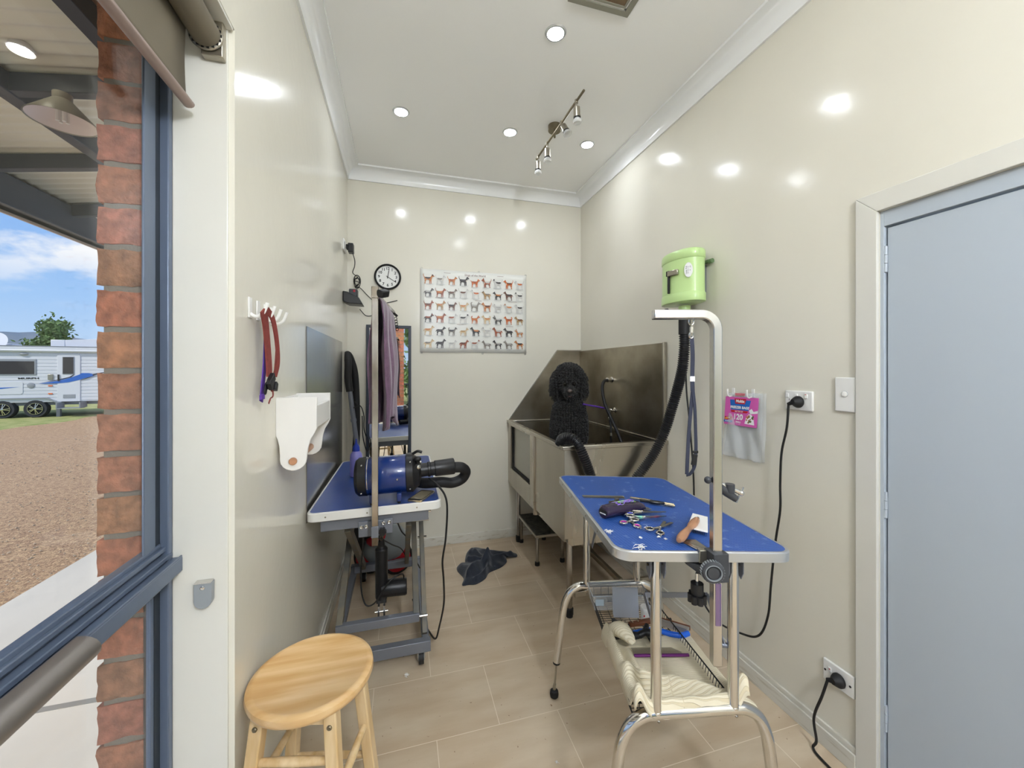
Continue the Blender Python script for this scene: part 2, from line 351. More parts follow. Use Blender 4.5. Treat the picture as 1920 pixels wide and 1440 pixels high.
def build(mb, name, material, parent=None, loc=None, bevel=0, smooth=35, sub=0, solid=0, label=None, local=False, seg=2, norm=True):
    bm = mb.bm
    if norm: bmesh.ops.recalc_face_normals(bm, faces=bm.faces)
    me = bpy.data.meshes.new(name)
    if parent is not None: base = TM[parent.name]
    elif loc is not None: base = loc if isinstance(loc, Matrix) else Matrix.Translation(Vector(loc))
    else:
        vs = [v.co for v in bm.verts]; c = Vector((sum(v.x for v in vs)/len(vs), sum(v.y for v in vs)/len(vs), min(v.z for v in vs))); base = Matrix.Translation(c)
    if not local: bmesh.ops.transform(bm, matrix=base.inverted(), verts=bm.verts)
    bm.to_mesh(me); bm.free()
    if smooth: me.shade_smooth(); me.set_sharp_from_angle(angle=R(smooth))
    o = bpy.data.objects.new(name, me); COL.objects.link(o); me.materials.append(M[material] if isinstance(material, str) else material)
    if parent is not None: o.parent = parent; TM[o.name] = base
    else: o.matrix_world = base; TM[o.name] = base.copy()
    if solid: q = o.modifiers.new('thickness', 'SOLIDIFY'); q.thickness = solid; q.offset = 0
    if bevel: q = o.modifiers.new('bevel', 'BEVEL'); q.width = bevel; q.segments = seg; q.limit_method = 'ANGLE'; q.angle_limit = R(40)
    if sub: q = o.modifiers.new('subdivision', 'SUBSURF'); q.levels = sub; q.render_levels = sub
    if label: o['label'] = label
    return o
def tag(o, label, cat, group=None, kind=None):
    o['label'] = label; o['category'] = cat
    if group: o['group'] = group
    if kind: o['kind'] = kind
    return o
def struct(o): o['kind'] = 'structure'; return o
def sname(mb, name, material, **k): return struct(build(mb, name, material, **k))
def copy_tree(src, mtx, label=None, parent=None, group=None):
    c = src.copy(); COL.objects.link(c)
    if parent is None:
        c.matrix_world = mtx; TM[c.name] = mtx.copy()
        if label: c['label'] = label
        if group: c['group'] = group
    else: c.parent = parent
    for ch in [x for x in src.children]: copy_tree(ch, None, parent=c)
    return c
def frame(o, x, y, z):
    """matrix with given axes and origin"""
    x, y, z = Vector(x).normalized(), Vector(y).normalized(), Vector(z).normalized()
    m = Matrix.Identity(4)
    for i in range(3): m[i][0], m[i][1], m[i][2], m[i][3] = x[i], y[i], z[i], o[i]
    return m
XL, XR, YB, YF, ZC = -.37, 1.433, 2.972, -2.3, 2.745
# ================================================================ the room
m = MB(); m.box(XL-.02, XR+.02, YF, YB, -.06, 0); sname(m, 'floor', 'floor', loc=(0, 0, 0), smooth=0)
m = MB(); m.box(XL-.14, XR+.14, YF-.14, YB+.1, ZC, ZC+.08); sname(m, 'ceiling', 'ceiling', smooth=0)
m = MB(); m.box(XL-.13, XL, 1.04, YB, -.06, ZC); m.box(XL-.13, XL, -.9, 1.04, 2.10, ZC); m.box(XL-.13, XL, -.9, 1.04, -.06, .08); m.box(XL-.13, XL, YF, -.9, -.06, ZC)
sname(m, 'wall_left', 'wall', loc=(XL, 0, 0), smooth=0)
m = MB(); m.box(XL-.13, XR+.1, YB, YB+.1, -.06, ZC); sname(m, 'wall_back', 'wall', loc=(0, YB, 0), smooth=0)
m = MB(); m.box(XR, XR+.1, .862, YB, -.06, ZC); m.box(XR, XR+.1, .03, .862, 1.81, ZC); m.box(XR, XR+.1, YF, .03, -.06, ZC)
sname(m, 'wall_right', 'wall', loc=(XR, 0, 0), smooth=0)
m = MB(); m.box(XL-.13, -.2, YF-.12, YF, -.06, ZC); m.box(1.38, XR+.1, YF-.12, YF, -.06, ZC); m.box(-.2, 1.38, YF-.12, YF, 2.5, ZC); m.box(-.2, 1.38, YF-.12, YF, -.06, .04)
sname(m, 'wall_front', 'wall', loc=(0, YF, 0), smooth=0)
# cornice loop
prof = [(0, 2.660), (.010, 2.660), (.011, 2.668)]+[(.011+.055*(1-math.cos(t*math.pi/2)), 2.668+.066*math.sin(t*math.pi/2)) for t in [i/8 for i in range(1, 9)]]+[(.078, 2.735), (.079, ZC)]
m = MB(); rg = []
for p, z in prof: rg.append([m.v(q) for q in ((XL+p, YF+p, z), (XR-p, YF+p, z), (XR-p, YB-p, z), (XL+p, YB-p, z))])
for A, B in zip(rg, rg[1:]):
    for k in range(4): m.f([A[k], A[(k+1) % 4], B[(k+1) % 4], B[k]])
sname(m, 'trim_1', 'cornice', loc=(0, 0, 2.66), smooth=30)
def skirting(name, boxes):
    m = MB()
    for b in boxes: m.box(*b)
    sname(m, name, 'skirt', bevel=.002, smooth=0)
skirting('baseboard_back', [(XL, XR, YB-.012, YB, 0, .065)])
skirting('baseboard_right', [(XR-.014, XR, .921, YB-.012, 0, .060), (XR-.009, XR, .921, YB-.012, .060, .080)])
skirting('baseboard_left', [(XL, XL+.014, 1.05, YB-.012, 0, .060), (XL, XL+.009, 1.05, YB-.012, .060, .080)])
# door casing with mitred head
m = MB()
for t0, t1 in ((0, .012),):
    m.prism([(XR-.012, .921, 0), (XR-.012, .862, 0), (XR-.012, .862, 1.81), (XR-.012, .921, 1.87)], (.012, 0, 0))
    m.prism([(XR-.012, .921, 1.8705), (XR-.012, .862, 1.8105), (XR-.012, .03, 1.8105), (XR-.012, -.03, 1.8705)], (.012, 0, 0))
    m.prism([(XR-.012, -.03, 0), (XR-.012, .03, 0), (XR-.012, .03, 1.81), (XR-.012, -.03, 1.87)], (.012, 0, 0))
sname(m, 'trim_2', 'trim', bevel=.0015, smooth=0)
d = thing('door_1', None, None, (XR+.02, .45, 0), kind='structure')
m = MB(); m.box(XR+.004, XR+.1, .852, .862, 0, 1.81); m.box(XR+.004, XR+.1, .03, .04, 0, 1.81); m.box(XR+.004, XR+.1, .04, .852, 1.762, 1.81); build(m, 'door_frame', 'door', d, bevel=.001)
m = MB(); m.box(XR+.012, XR+.047, .043, .8475, .01, 1.756); build(m, 'door_leaf', 'door', d, bevel=.0015)
for z in (1.66, .90, .24):
    m = MB(); m.cyl((XR+.008, .8495, z-.04), (XR+.008, .8495, z-.014), .0042, seg=10); m.cyl((XR+.008, .8495, z-.0125), (XR+.008, .8495, z+.0125), .0045, seg=10); m.cyl((XR+.008, .8495, z+.014), (XR+.008, .8495, z+.04), .0042, seg=10)
    build(m, 'hinge', 'door', d)
m = MB(); m.lathe([(.026, 0), (.026, .008), (.012, .012), (.010, .04), (.024, .05), (.027, .065), (.018, .075)], (XR+.012, .11, 1.0), (-1, 0, 0)); build(m, 'door_knob', 'satin', d)

# ---- left window
w = thing('window_1', None, None, (-.53, .07, .08), kind='structure')
m = MB()
for (ya, yb, yc, yd, s) in ((.960, 1.0, 1.02, 1.036, 1), (-.77, -.815, -.835, -.90, -1)):
    lo_, hi_ = min(ya, yb), max(ya, yb)
    m.box(-.505, -.50, lo_, hi_, .94, 2.098)
    yl = (.987, 1.0) if s > 0 else (-.815, -.80); m.box(-.512, -.503, yl[0], yl[1], .09, .85)
    m.box(-.505, -.487, min(yc, yd), max(yc, yd), .082, 2.098)
m.box(-.512, -.50, -.77, .955, 2.05, 2.098); m.box(-.518, -.50, -.80, .987, .082, .13)
build(m, 'window_frame', 'alu', w, bevel=.0025)
m = MB()
for y0, y1 in ((1.0, 1.02), (-.835, -.815)): m.box(-.508, -.503, y0, y1, .083, 2.096)
build(m, 'window_seal', 'alu_dark', w)
m = MB(); m.box(-.518, -.50, -.83, 1.02, .850, .943); m.box(-.50, -.492, -.83, 1.03, .925, .935); m.box(-.50, -.468, -.83, 1.035, .873, .904); m.box(-.472, -.4685, -.83, 1.035, .901, .908)
m.box(-.50, -.484, -.83, 1.03, .908, .918); m.box(-.50, -.49, -.83, 1.0, .851, .858)
build(m, 'transom', 'alu', w, bevel=.002)
m = MB(); pr = [(-.468+.030*math.cos(a), .899+.021*math.sin(a)) for a in [R(-90+k*18) for k in range(11)]]
m.prism([(x, .74, z) for x, z in pr]+[(-.468, .74, .920)], (0, -.9, 0)); build(m, 'pull_handle', 'handle', w, bevel=.003)
m = MB(); m.box(-.510, -.506, -.80, .99, .12, .86); build(m, 'lower_pane', 'glass', w, smooth=0)
m = MB(); m.box(-.5045, -.5012, -.775, .962, .93, 2.055); build(m, 'upper_pane', 'glass', w, smooth=0)
m = MB(); m.box(-.487, XL-.012, 1.034, 1.0405, .08, 2.106); m.box(-.487, XL-.001, -.9, 1.034, 2.093, 2.101); m.box(-.487, XL-.001, -.9, 1.034, .078, .086)
sname(m, 'trim_3', 'trim', smooth=0, bevel=.001)
# ---- window behind the camera, glimpsed in the mirror, enlarged to add daylight
w2 = thing('window_2', None, None, (.55, YF-.06, .04), kind='structure')
m = MB(); m.box(-.2, -.16, YF-.09, YF-.03, .04, 2.5); m.box(1.34, 1.38, YF-.09, YF-.03, .04, 2.5); m.box(.53, .58, YF-.09, YF-.03, .04, 2.5); m.box(-.16, 1.34, YF-.09, YF-.03, 2.45, 2.5); m.box(-.16, 1.34, YF-.09, YF-.03, .04, .10)
build(m, 'window_frame', 'alu', w2, bevel=.002)
for a, b in ((-.16, .53), (.58, 1.34)):
    m = MB(); m.box(a, b, YF-.063, YF-.057, .10, 2.45); build(m, 'window_pane', 'glass', w2, smooth=0)

# ---- brick veneer outside, rough rock-face bricks
def bricks():
    mb = MB(); mo = MB(); rnd = random.Random(3); P_ = .0857; z0 = 1.8305-P_*22
    tints = [(1.0, .96, .94), (1.05, .93, .88), (.98, .88, .84), (1.08, 1.08, .98), (1.02, 1.0, .88), (.93, .90, .88)]
    for r_ in range(34):
        za = z0+r_*P_+.005; zb = za+P_-.010
        y = 1.0
        L = .17 if r_ % 2 else .23
        while y < 3.3:
            y1 = y+L-.01; near = y < 1.01
            nx, ny, nz = (7, 6, 7) if near else (3, 5, 3)
            tint = [c*rnd.uniform(.9, 1.08) for c in rnd.choice(tints)]; seed = rnd.random()*50
            x0, x1 = -.602, -.522
            faces = []
            def q(a, b, c):
                p = Vector((x0+(x1-x0)*a, y+(y1-y)*b, za+(zb-za)*c))
                ctr = Vector(((x0+x1)/2, (y+y1)/2, (za+zb)/2)); n = noise.noise_vector((p+Vector((seed, 0, 0)))*38)*.0035+noise.noise_vector((p+Vector((seed, 3, 0)))*110)*.0013
                e = sum(1 for t in (a, b, c) if t < .001 or t > .999)
                if e >= 2: p += (ctr-p).normalized()*.0028
                if p.x > -.53: n *= 0
                return p+n
            def face(fn, nu, nv):
                g = [[mb.v(fn(i/nu, j/nv)) for i in range(nu+1)] for j in range(nv+1)]
                for j in range(nv):
                    for i in range(nu): mb.f([g[j][i], g[j][i+1], g[j+1][i+1], g[j+1][i]], tint)
            face(lambda u, v: q(u, 0, v), nx, nz); face(lambda u, v: q(0, u, v), ny, nz); face(lambda u, v: q(u, v, 0), nx, ny); face(lambda u, v: q(u, v, 1), nx, ny); face(lambda u, v: q(u, 1, v), nx, nz)
            y = y1+.01; L = .23
    bmesh.ops.remove_doubles(mb.bm, verts=mb.bm.verts, dist=.00005)
    o = sname(mb, 'wall_outside', 'brick', loc=(-.55, 2, 0), smooth=50)
    mo.box(-.592, -.520, 1.006, 3.3, z0-.02, z0+34*P_); mm = build(mo, 'mortar', 'mortar', o)
bricks()

# ================================================================ outside, left
m = MB(); m.box(-2.31, -.605, -4, 14, -.22, -.10); sname(m, 'path', 'concrete', loc=(-1.4, 2, -.1), smooth=0)
m = MB(); m.box(-2.31, -.605, 2.085, 2.115, -.1005, -.0985); build(m, 'trim_4', mat('grey_joint_strip', (134, 136, 134), .8), smooth=0)['kind'] = 'structure'
def gz(x, y):
    d = math.hypot(x+2.3, max(0, y-0)) if x < -2.3 else 0
    return -.115-.32*min(1, d/16)-max(0, d-16)*.004
def ground():
    m = MB(); xs = [-2.31-(.6*i if i < 24 else 14.4+(i-24)**1.75*2.5) for i in range(52)]; ys = [-20+i*1.5 for i in range(40)]+[40+(i**1.7)*4 for i in range(1, 26)]
    g = [[m.v((x, y, gz(x, y)+(noise.noise(Vector((x*.8, y*.8, 0)))*.02 if abs(x) < 25 else 0))) for x in xs] for y in ys]
    for j in range(len(ys)-1):
        for i in range(len(xs)-1): m.f([g[j][i], g[j][i+1], g[j+1][i+1], g[j+1][i]])
    sname(m, 'ground', 'gravel', loc=(-8, 8, 0), smooth=60)
    m = MB()  # grass in front of and around the caravan
    def gf(u, v):
        y = -6+v*60; xe = -10.75+math.sin(y*.7)*.12; x = xe-u*30; return (x, y, gz(x, y)+.022+.02*noise.noise(Vector((x*.8, y*.8, 0)))+(-.03 if u < .01 else 0))
    m.grid(gf, 40, 80); sname(m, 'grass', 'grass', loc=(-12, 15, -.4), smooth=60)
    m = MB(); rnd = random.Random(5)
    for _ in range(2600):
        d = rnd.random()**1.6; x = -2.36-d*5.5; y = 1.2+rnd.random()*(2+abs(x)*1.5); r_ = rnd.uniform(.004, .013)*(1+d*.6); z = gz(x, y)+noise.noise(Vector((x*.8, y*.8, 0)))*.02
        c = Vector((x, y, z+r_*.3)); vs = []
        for q in ((1, 0, 0), (0, 1, 0), (-1, 0, 0), (0, -1, 0)): vs.append(m.v(c+Vector(q)*r_*rnd.uniform(.7, 1.2)))
        t = m.v(c+Vector((0, 0, r_*rnd.uniform(.5, .9)))); b = m.v(c-Vector((0, 0, r_*.6)))
        for k in range(4): m.f([vs[k], vs[(k+1) % 4], t]); m.f([vs[(k+1) % 4], vs[k], b])
    o = build(m, 'loose_gravel', 'stone', smooth=0); tag(o, 'small loose stones scattered over the tan gravel yard beyond the path', 'gravel', kind='stuff')
ground()
def hills():
    m = MB(); N = 90
    def hz(a, k): return 20+14*noise.noise(Vector((a*2.2+k*7, k, 0)))+5*noise.noise(Vector((a*9, k*3, 1)))+1.6*noise.noise(Vector((a*60, k*3, 1)))
    for k, (rad, zz) in enumerate(((430, 9), (330, 0))):
        g = []
        for i in range(N*4+1):
            a = R(-150)+R(300)*i/(N*4); aa = a+R(0)
            h = max(6, hz(a, k)+zz*.6)
            x, y = -math.sin(aa)*rad*1.0, math.cos(aa)*rad
            g.append((m.v((x*1.12, y*1.12, -4)), m.v((x*1.03, y*1.03, h*.55)), m.v((x, y, -4)), m.v((x*1.06, y*1.06, h))))
        for A, B in zip(g, g[1:]):
            m.f([A[2], B[2], B[1], A[1]]); m.f([A[1], B[1], B[3], A[3]]); m.f([A[3], B[3], B[0], A[0]])
    sname(m, 'hills', 'hill', loc=(0, 0, 0), smooth=60)
hills()
# verandah roof
def rz(x): return 2.57+(x+2.4)*.148
v = thing('verandah_roof', None, None, (-1.5, 3, 2.6), kind='structure')
m = MB(); m.grid(lambda a, b: (-2.6+a*2.1, -3+b*12, rz(-2.6+a*2.1)+.009*math.sin((-3+b*12)/.076*2*math.pi)), 2, 1260); build(m, 'roof_sheet', 'roofsheet', v, smooth=60, solid=.002)
m = MB(); m.box(-2.66, -2.2, -3.05, 9.05, 2.60, 2.605)
m = MB(); m.box(-2.46, -2.39, -3, 9, 2.34, 2.55); m.box(-2.46, -2.36, -3, 9, 2.34, 2.35); build(m, 'edge_beam', 'beam', v, bevel=.003)
m = MB(); m.box(-2.475, -2.462, -3, 9, 2.325, 2.56); build(m, 'fascia_edge', mat('buff_fascia_edge', (196, 172, 148), .5), v)
for x in (-1.735, -1.18):
    m = MB(); z = rz(x)-.012; m.box(x-.035, x+.035, -3, 9, z-.09, z); build(m, 'purlin', 'beam', v, bevel=.003)
for y in (.2, 1.0, 2.33, 3.03, 3.75, 4.6, 5.5, 6.5, 7.5):
    m = MB(); m.obox((-2.39, y, rz(-2.39)-.058), (-.62, y, rz(-.62)-.058), .05, .085); build(m, 'rafter', 'beam', v, bevel=.003)
def pendant():
    t = thing('pendant_light', 'cream conical enamel pendant light hanging under the verandah rafter', 'ceiling light', (-1.5, 2.29, 2.46))
    o = (-1.5, 2.29, 2.455)
    m = MB(); m.lathe([(.120, 0), (.118, .004), (.034, .098), (.030, .10)], o, seg=40, caps=False); m.lathe([(.1165, .001), (.032, .096)], o, seg=40, caps=False); build(m, 'shade', 'shade', t, norm=False, label='cream outside, pinkish white inside')
    m = MB(); m.lathe([(.114, .003), (.031, .093), (.002, .094)], o, seg=40, caps=False); build(m, 'shade_lining', 'shade_in', t)
    m = MB(); m.lathe([(.030, .098), (.033, .104), (.033, .128), (.02, .132)], o, seg=28); build(m, 'lamp_holder', 'shade', t)
    m = MB()
    for a, b in ((-.012, -.01), (.012, -.01), (-.012, .01), (.012, .01)): m.cyl((o[0]+a, o[1]+b, o[2]+.0), (o[0]+a, o[1]+b, o[2]+.088), .0065, seg=10)
    build(m, 'bulb', 'white', t)
    m = MB(); m.tube(smooth_path([(o[0], o[1], o[2]+.125), (o[0]-.03, o[1]+.03, o[2]+.16), (o[0]-.02, o[1]+.045, rz(-1.52)-.03)], 5), .003, 6); build(m, 'cable', 'ink', t)
pendant()
t = thing('downlight', 'round lit downlight in the cream verandah ceiling outside the window', 'ceiling light', (-1.558, 2.17, rz(-1.558)-.03))
m = MB(); m.lathe([(.041, 0), (.041, .008), (.036, .03)], (-1.558, 2.17, rz(-1.558)-.022)); build(m, 'rim', 'white', t)
m = MB(); m.lathe([(.001, 0), (.037, 0), (.037, .003)], (-1.558, 2.17, rz(-1.558)-.0235), caps=False); build(m, 'diffuser', 'lamp_out', t)

# ---- caravan
def caravan():
    a = R(8); O = (-11.864, 18.414, 0); mt = Matrix.Translation(O) @ Matrix.Rotation(a, 4, 'Z')
    t = thing('caravan', 'white caravan with blue swoosh stripe and two wheels parked on the grass', 'caravan', mtx=mt)
    def B(mb, n, mm, par=None, **k): return build(mb, n, mm, par or t, local=True, **k)
    TM[t.name] = mt
    m = MB()  # clad side with ribs
    zz = []; z = .12
    while z < 2.0: zz += [(0, z), (.012, z+.004), (.012, z+.10), (0, z+.106)]; z += .125
    m.prism([(-5.2, 0, .12), (2.6, 0, .12), (2.9, 0, .6), (2.9, 0, 1.6), (2.5, 0, 2.12), (-5.2, 0, 2.12)], (0, 2.3, 0))
    for i in range(15):
        z = .16+i*.125; m.box(-5.2, 2.6, -.012, .001, z, z+.108)
    B(m, 'body', 'van', smooth=0, bevel=.006)
    m = MB(); m.box(-5.25, 2.6, -.09, 2.35, 2.02, 2.14); m.tube([(-5.2, -.05, 1.99), (2.5, -.05, 1.99)], .055, 12); B(m, 'awning_roll', 'van', bevel=.02)
    m = MB(); m.box(-5.25, 2.6, -.1, 2.35, 2.14, 2.16); B(m, 'roof_edge', 'vanframe')
    m = MB(); m.box(-.7, -.3, .4, 1.2, 2.16, 2.42); m.prism([(-.3, .4, 2.42), (-.3, .4, 2.16), (1.0, .4, 2.16), (.9, .4, 2.5)], (0, .8, 0)); B(m, 'roof_air_unit', 'van', bevel=.02); m = MB(); m.box(-2.4, -1.9, .8, 1.3, 2.16, 2.26); B(m, 'roof_hatch', 'van', bevel=.02); m = MB(); m.box(1.2, 2.3, .5, 1.3, 2.16, 2.24); B(m, 'roof_hatch', 'van', bevel=.02)
    dm = MB(); dm.prism([(-.31, -.03, .12), (.31, -.03, .12), (.31, -.03, 1.82), (.26, -.03, 1.90), (-.26, -.03, 1.90), (-.31, -.03, 1.82)], (0, .04, 0)); dr = B(dm, 'door', 'van', bevel=.008)
    m = MB(); m.box(-.17, .15, -.045, -.03, 1.13, 1.78); build(m, 'door_window_frame', 'vanframe', dr, local=True, bevel=.01)
    m = MB(); m.box(-.15, .13, -.05, -.04, 1.15, 1.76); build(m, 'door_window', 'vanglass', dr, local=True)
    m = MB(); m.box(-.29, -.25, -.06, -.03, .88, 1.12); build(m, 'door_handle', 'black', dr, local=True)
    m = MB(); m.box(-.15, .18, -.036, -.03, .24, .38); build(m, 'door_vent', 'vanframe', dr, local=True)
    m = MB(); m.box(-3.2, -.86, -.03, 0, 1.10, 1.68); B(m, 'window_frame', 'vanframe', bevel=.01)
    m = MB(); m.box(-3.15, -.91, -.035, -.028, 1.14, 1.60); B(m, 'window_pane', 'vanglass')
    # stripe: swoosh left of door, over door and to the right
    def sw(pts, y, n, mm):
        m = MB(); m.prism([(x, y, z) for x, z in pts], (0, .004, 0)); B(m, n, mm, smooth=0)
    up = [(-.80, .79), (-.35, .88), (0, .98), (.30, 1.12), (.36, 1.17), (.55, 1.17), (.66, 1.13), (.70, 1.09)]
    lo_ = [(.70, 1.06), (.50, 1.0), (.30, .92), (0, .83), (-.35, .79)]
    sw(up+lo_, -.036, 'stripe', 'vanblue')
    sw([(-.75, .82), (-.3, .93), (.02, 1.03), (.13, 1.12), (.16, 1.12), (.06, 1.01), (-.3, .90)], -.038, 'stripe_line', 'vannavy')
    sw([(.66, 1.13), (.9, 1.19), (1.4, 1.26), (1.4, 1.24), (.9, 1.16), (.69, 1.08), (.60, 1.02), (.5, .97), (.3, .90), (.5, .995), (.66, 1.06)], -.038, 'stripe_line', 'vannavy')
    sw([(-2.6, .45), (-1.9, .60), (-1.3, .68), (-1.9, .66), (-2.6, .56)], -.026, 'hatch_stripe', 'vanblue')
    m = MB(); m.prism([(-2.9, -.022, .42), (-1.25, -.022, .42), (-1.2, -.022, .47), (-1.2, -.022, .83), (-1.25, -.022, .88), (-2.9, -.022, .88)], (0, .012, 0)); B(m, 'hatch', 'van', bevel=.004)
    m = MB(); m.text('MURPH', .12, Matrix.Translation((-1.06, -.02, .985)) @ Matrix.Rotation(R(90), 4, 'X') @ Matrix.Diagonal((1.35, .6, 1, 1)), .002, bold=.004); B(m, 'lettering', 'ink', smooth=0)
    m = MB(); m.lathe([(.10, 0), (.10, .012), (.08, .02)], (-1.0, -.012, .73), (0, -1, 0), seg=28); B(m, 'round_badge', 'vanframe')
    m = MB(); m.box(-.56, -.42, -.04, 0, .93, 1.13); B(m, 'outside_light', 'satin', bevel=.01)
    m = MB(); m.lathe([(.12, 0), (.12, .02), (.06, .04)], (-1.18, -.03, 1.86), (0, -1, 0), sx=1, sy=.4, ref=(1, 0, 0)); B(m, 'oval_light', 'vanframe')
    for z in (.40, .69):
        m = MB(); m.box(-.55, -.44, -.03, 0, z, z+.04); B(m, 'marker_lamp', 'orange')
    for x in (-.89, -1.72, ):
        m = MB(); m.lathe([(.20, -.01), (.30, -.02), (.325, .03), (.325, .17), (.30, .2)], (x, -.0, -.115), (0, 1, 0), seg=40); wh = B(m, 'wheel', 'tyre')
        m = MB(); m.lathe([(.02, -.02), (.195, -.005), (.205, -.022), (.21, -.01)], (x, -.0, -.115), (0, 1, 0), seg=40); build(m, 'wheel_dish', 'black', wh, local=True)
        m = MB()
        for k in range(5):
            for dd in (-.16, .16):
                q = 2*math.pi*k/5+dd; m.obox((x+.04*math.cos(q), -.035, -.115+.04*math.sin(q)), (x+.195*math.cos(q), -.03, -.115+.195*math.sin(q)), .02, .035, up=(0, 1, 0))
        m.lathe([(.192, -.035), (.206, -.035), (.206, -.01), (.192, -.01)], (x, 0, -.115), (0, 1, 0), seg=40, caps=False); m.lathe([(.01, -.05), (.04, -.045), (.045, -.02)], (x, 0, -.115), (0, 1, 0)); build(m, 'wheel_rim', 'chrome', wh, local=True)
    m = MB(); pts = [(-.2, .12), (-.33, .14), (-.42, .2), (-.52, .27), (-.62, .29), (-2.1, .29), (-2.1, .25), (-.62, .25), (-.54, .235), (-.45, .16), (-.36, .10), (-.2, .08)]
    m.prism([(x, -.05, z) for x, z in pts], (0, .06, 0)); B(m, 'wheel_arch', 'vanframe')
    m = MB(); m.box(-5.2, 2.6, .1, 2.2, .0, .12); m.box(-.36, -.26, .02, .12, -.46, .1); m.box(2.0, 2.1, .1, .2, -.46, .1); B(m, 'chassis', 'gunmetal')
    m = MB(); m.box(-.2, .45, -.35, -.02, -.12, -.09); m.box(-.2, -.17, -.35, .1, -.1, .1); m.box(.42, .45, -.35, .1, -.1, .1); B(m, 'entry_step', 'vanframe')
    m = MB(); m.lathe([(.02, 0), (.30, .05), (.34, .1)], (-2.2, .6, 2.3), (0, -1, .3)); B(m, 'satellite_dish', 'van')
caravan()
def tree(name, label, x, y, z0, H, W, leafm, seed, n=900, ls=.18):
    t = thing(name, label, 'tree', (x, y, z0)); rnd = random.Random(seed); br = MB(); lf = MB()
    br.tube([(x, y, z0-.1), (x+.1, y, z0+H*.5), (x, y, z0+H*.8)], [.12*H/4, .08*H/4, .03*H/4], 8)
    tips = []
    for k in range(26):
        a = rnd.random()*6.28; h = rnd.uniform(.25, .95); w_ = W*.5*math.sin(math.pi*min(1, .25+h*.72))*rnd.uniform(.6, 1)
        p0 = Vector((x, y, z0+H*h*.6)); p1 = Vector((x+math.cos(a)*w_, y+math.sin(a)*w_, z0+H*min(1, h+rnd.uniform(.0, .12)))); br.tube([p0, p0.lerp(p1, .5)+Vector((0, 0, -.05*H)), p1], [.04*H/4, .03*H/4, .01], 6); tips.append((p0, p1))
    for _ in range(n):
        p0, p1 = rnd.choice(tips); c = p0.lerp(p1, rnd.uniform(.35, 1.08))+Vector([rnd.gauss(0, 1) for _ in range(3)])*ls*.8
        d = Vector([rnd.gauss(0, 1) for _ in range(3)])+Vector((0, 0, .8)); d.normalize(); s_ = d.orthogonal().normalized()*ls*.25
        lf.f([lf.v(c-d*ls*.5), lf.v(c+s_), lf.v(c+d*ls*.6), lf.v(c-s_)])
    build(lf, 'foliage', leafm, t, smooth=0, norm=False); build(br, 'trunk', 'bark', t)
tree('conifer', 'dark green conifer rising behind the caravan roof', -22.1, 33.2, -.7, 5.2, 3.4, 'leaf', 2, 5200, .26)
tree('shade_tree', 'leafy green tree beyond the railing seen in the mirror', .75, -12, -.6, 4.6, 4.4, 'leaf2', 4, 1700, .3)
# behind the camera: yard, brick pier and railing that the mirror shows
m = MB(); m.box(-3, 14, -60, YF-.12, -.3, -.08); sname(m, 'yard', 'grass', smooth=0)
m = MB(); rnd = random.Random(9)
for r_ in range(30):
    z = -.05+r_*.086; m.box(-.16+(.004*(r_ % 2)), .045, -2.86, -2.62, z, z+.076, [c*rnd.uniform(.85, 1.1) for c in (1, .92, .88)])
o = sname(m, 'pier', 'brick', smooth=0); m = MB(); m.box(-.152, .038, -2.852, -2.628, -.08, 2.6); build(m, 'mortar', 'mortar', o)
t = thing('railing', 'dark metal railing outside seen in the mirror', 'railing', (2, -6, 0))
m = MB(); m.box(-2, 7, -6.02, -5.98, .86, .9); m.box(-2, 7, -6.02, -5.98, .05, .09); build(m, 'rail', 'beam', t)
m = MB()
for i in range(76): m.box(-2+i*.12, -1.985+i*.12, -6.01, -5.99, .09, .86)
build(m, 'balusters', 'beam', t)
# ================================================================ ceiling fittings
def downlight(x, y, label):
    t = thing('downlight', label, 'downlight', (x, y, ZC-.006), group=None)
    m = MB(); m.lathe([(.034, -.001), (.035, -.005), (.041, -.005), (.0455, 0), (.0455, .006)], (x, y, ZC), seg=40, caps=False); build(m, 'rim', 'alurim', t, norm=False)
    m = MB(); m.lathe([(.0005, 0), (.0345, 0), (.0345, .002)], (x, y, ZC-.0035), seg=40, caps=False); build(m, 'diffuser', 'lamp', t, norm=False)
    return t
dl = downlight(.628, 1.545, 'lit round ceiling downlight nearest the camera, below the brown vent')
for x, y, lb in ((-.003, 2.249, 'lit round ceiling downlight on the left, above the wall clock'), (.627, 2.265, 'lit round ceiling downlight just left of the spotlight bar'),
                 (1.132, 2.256, 'lit round ceiling downlight between spotlight bar and right wall'), (-.003, 1.30, 'lit round downlight above the window side, out of frame'), (.628, -.4, 'lit round downlight behind the camera'), (.628, -1.5, 'lit round downlight furthest behind the camera')):  # the two behind the camera are unseen, put in as interior fill
    if y == 1.30: continue
    copy_tree(dl, Matrix.Translation((x, y, ZC-.006)), lb)
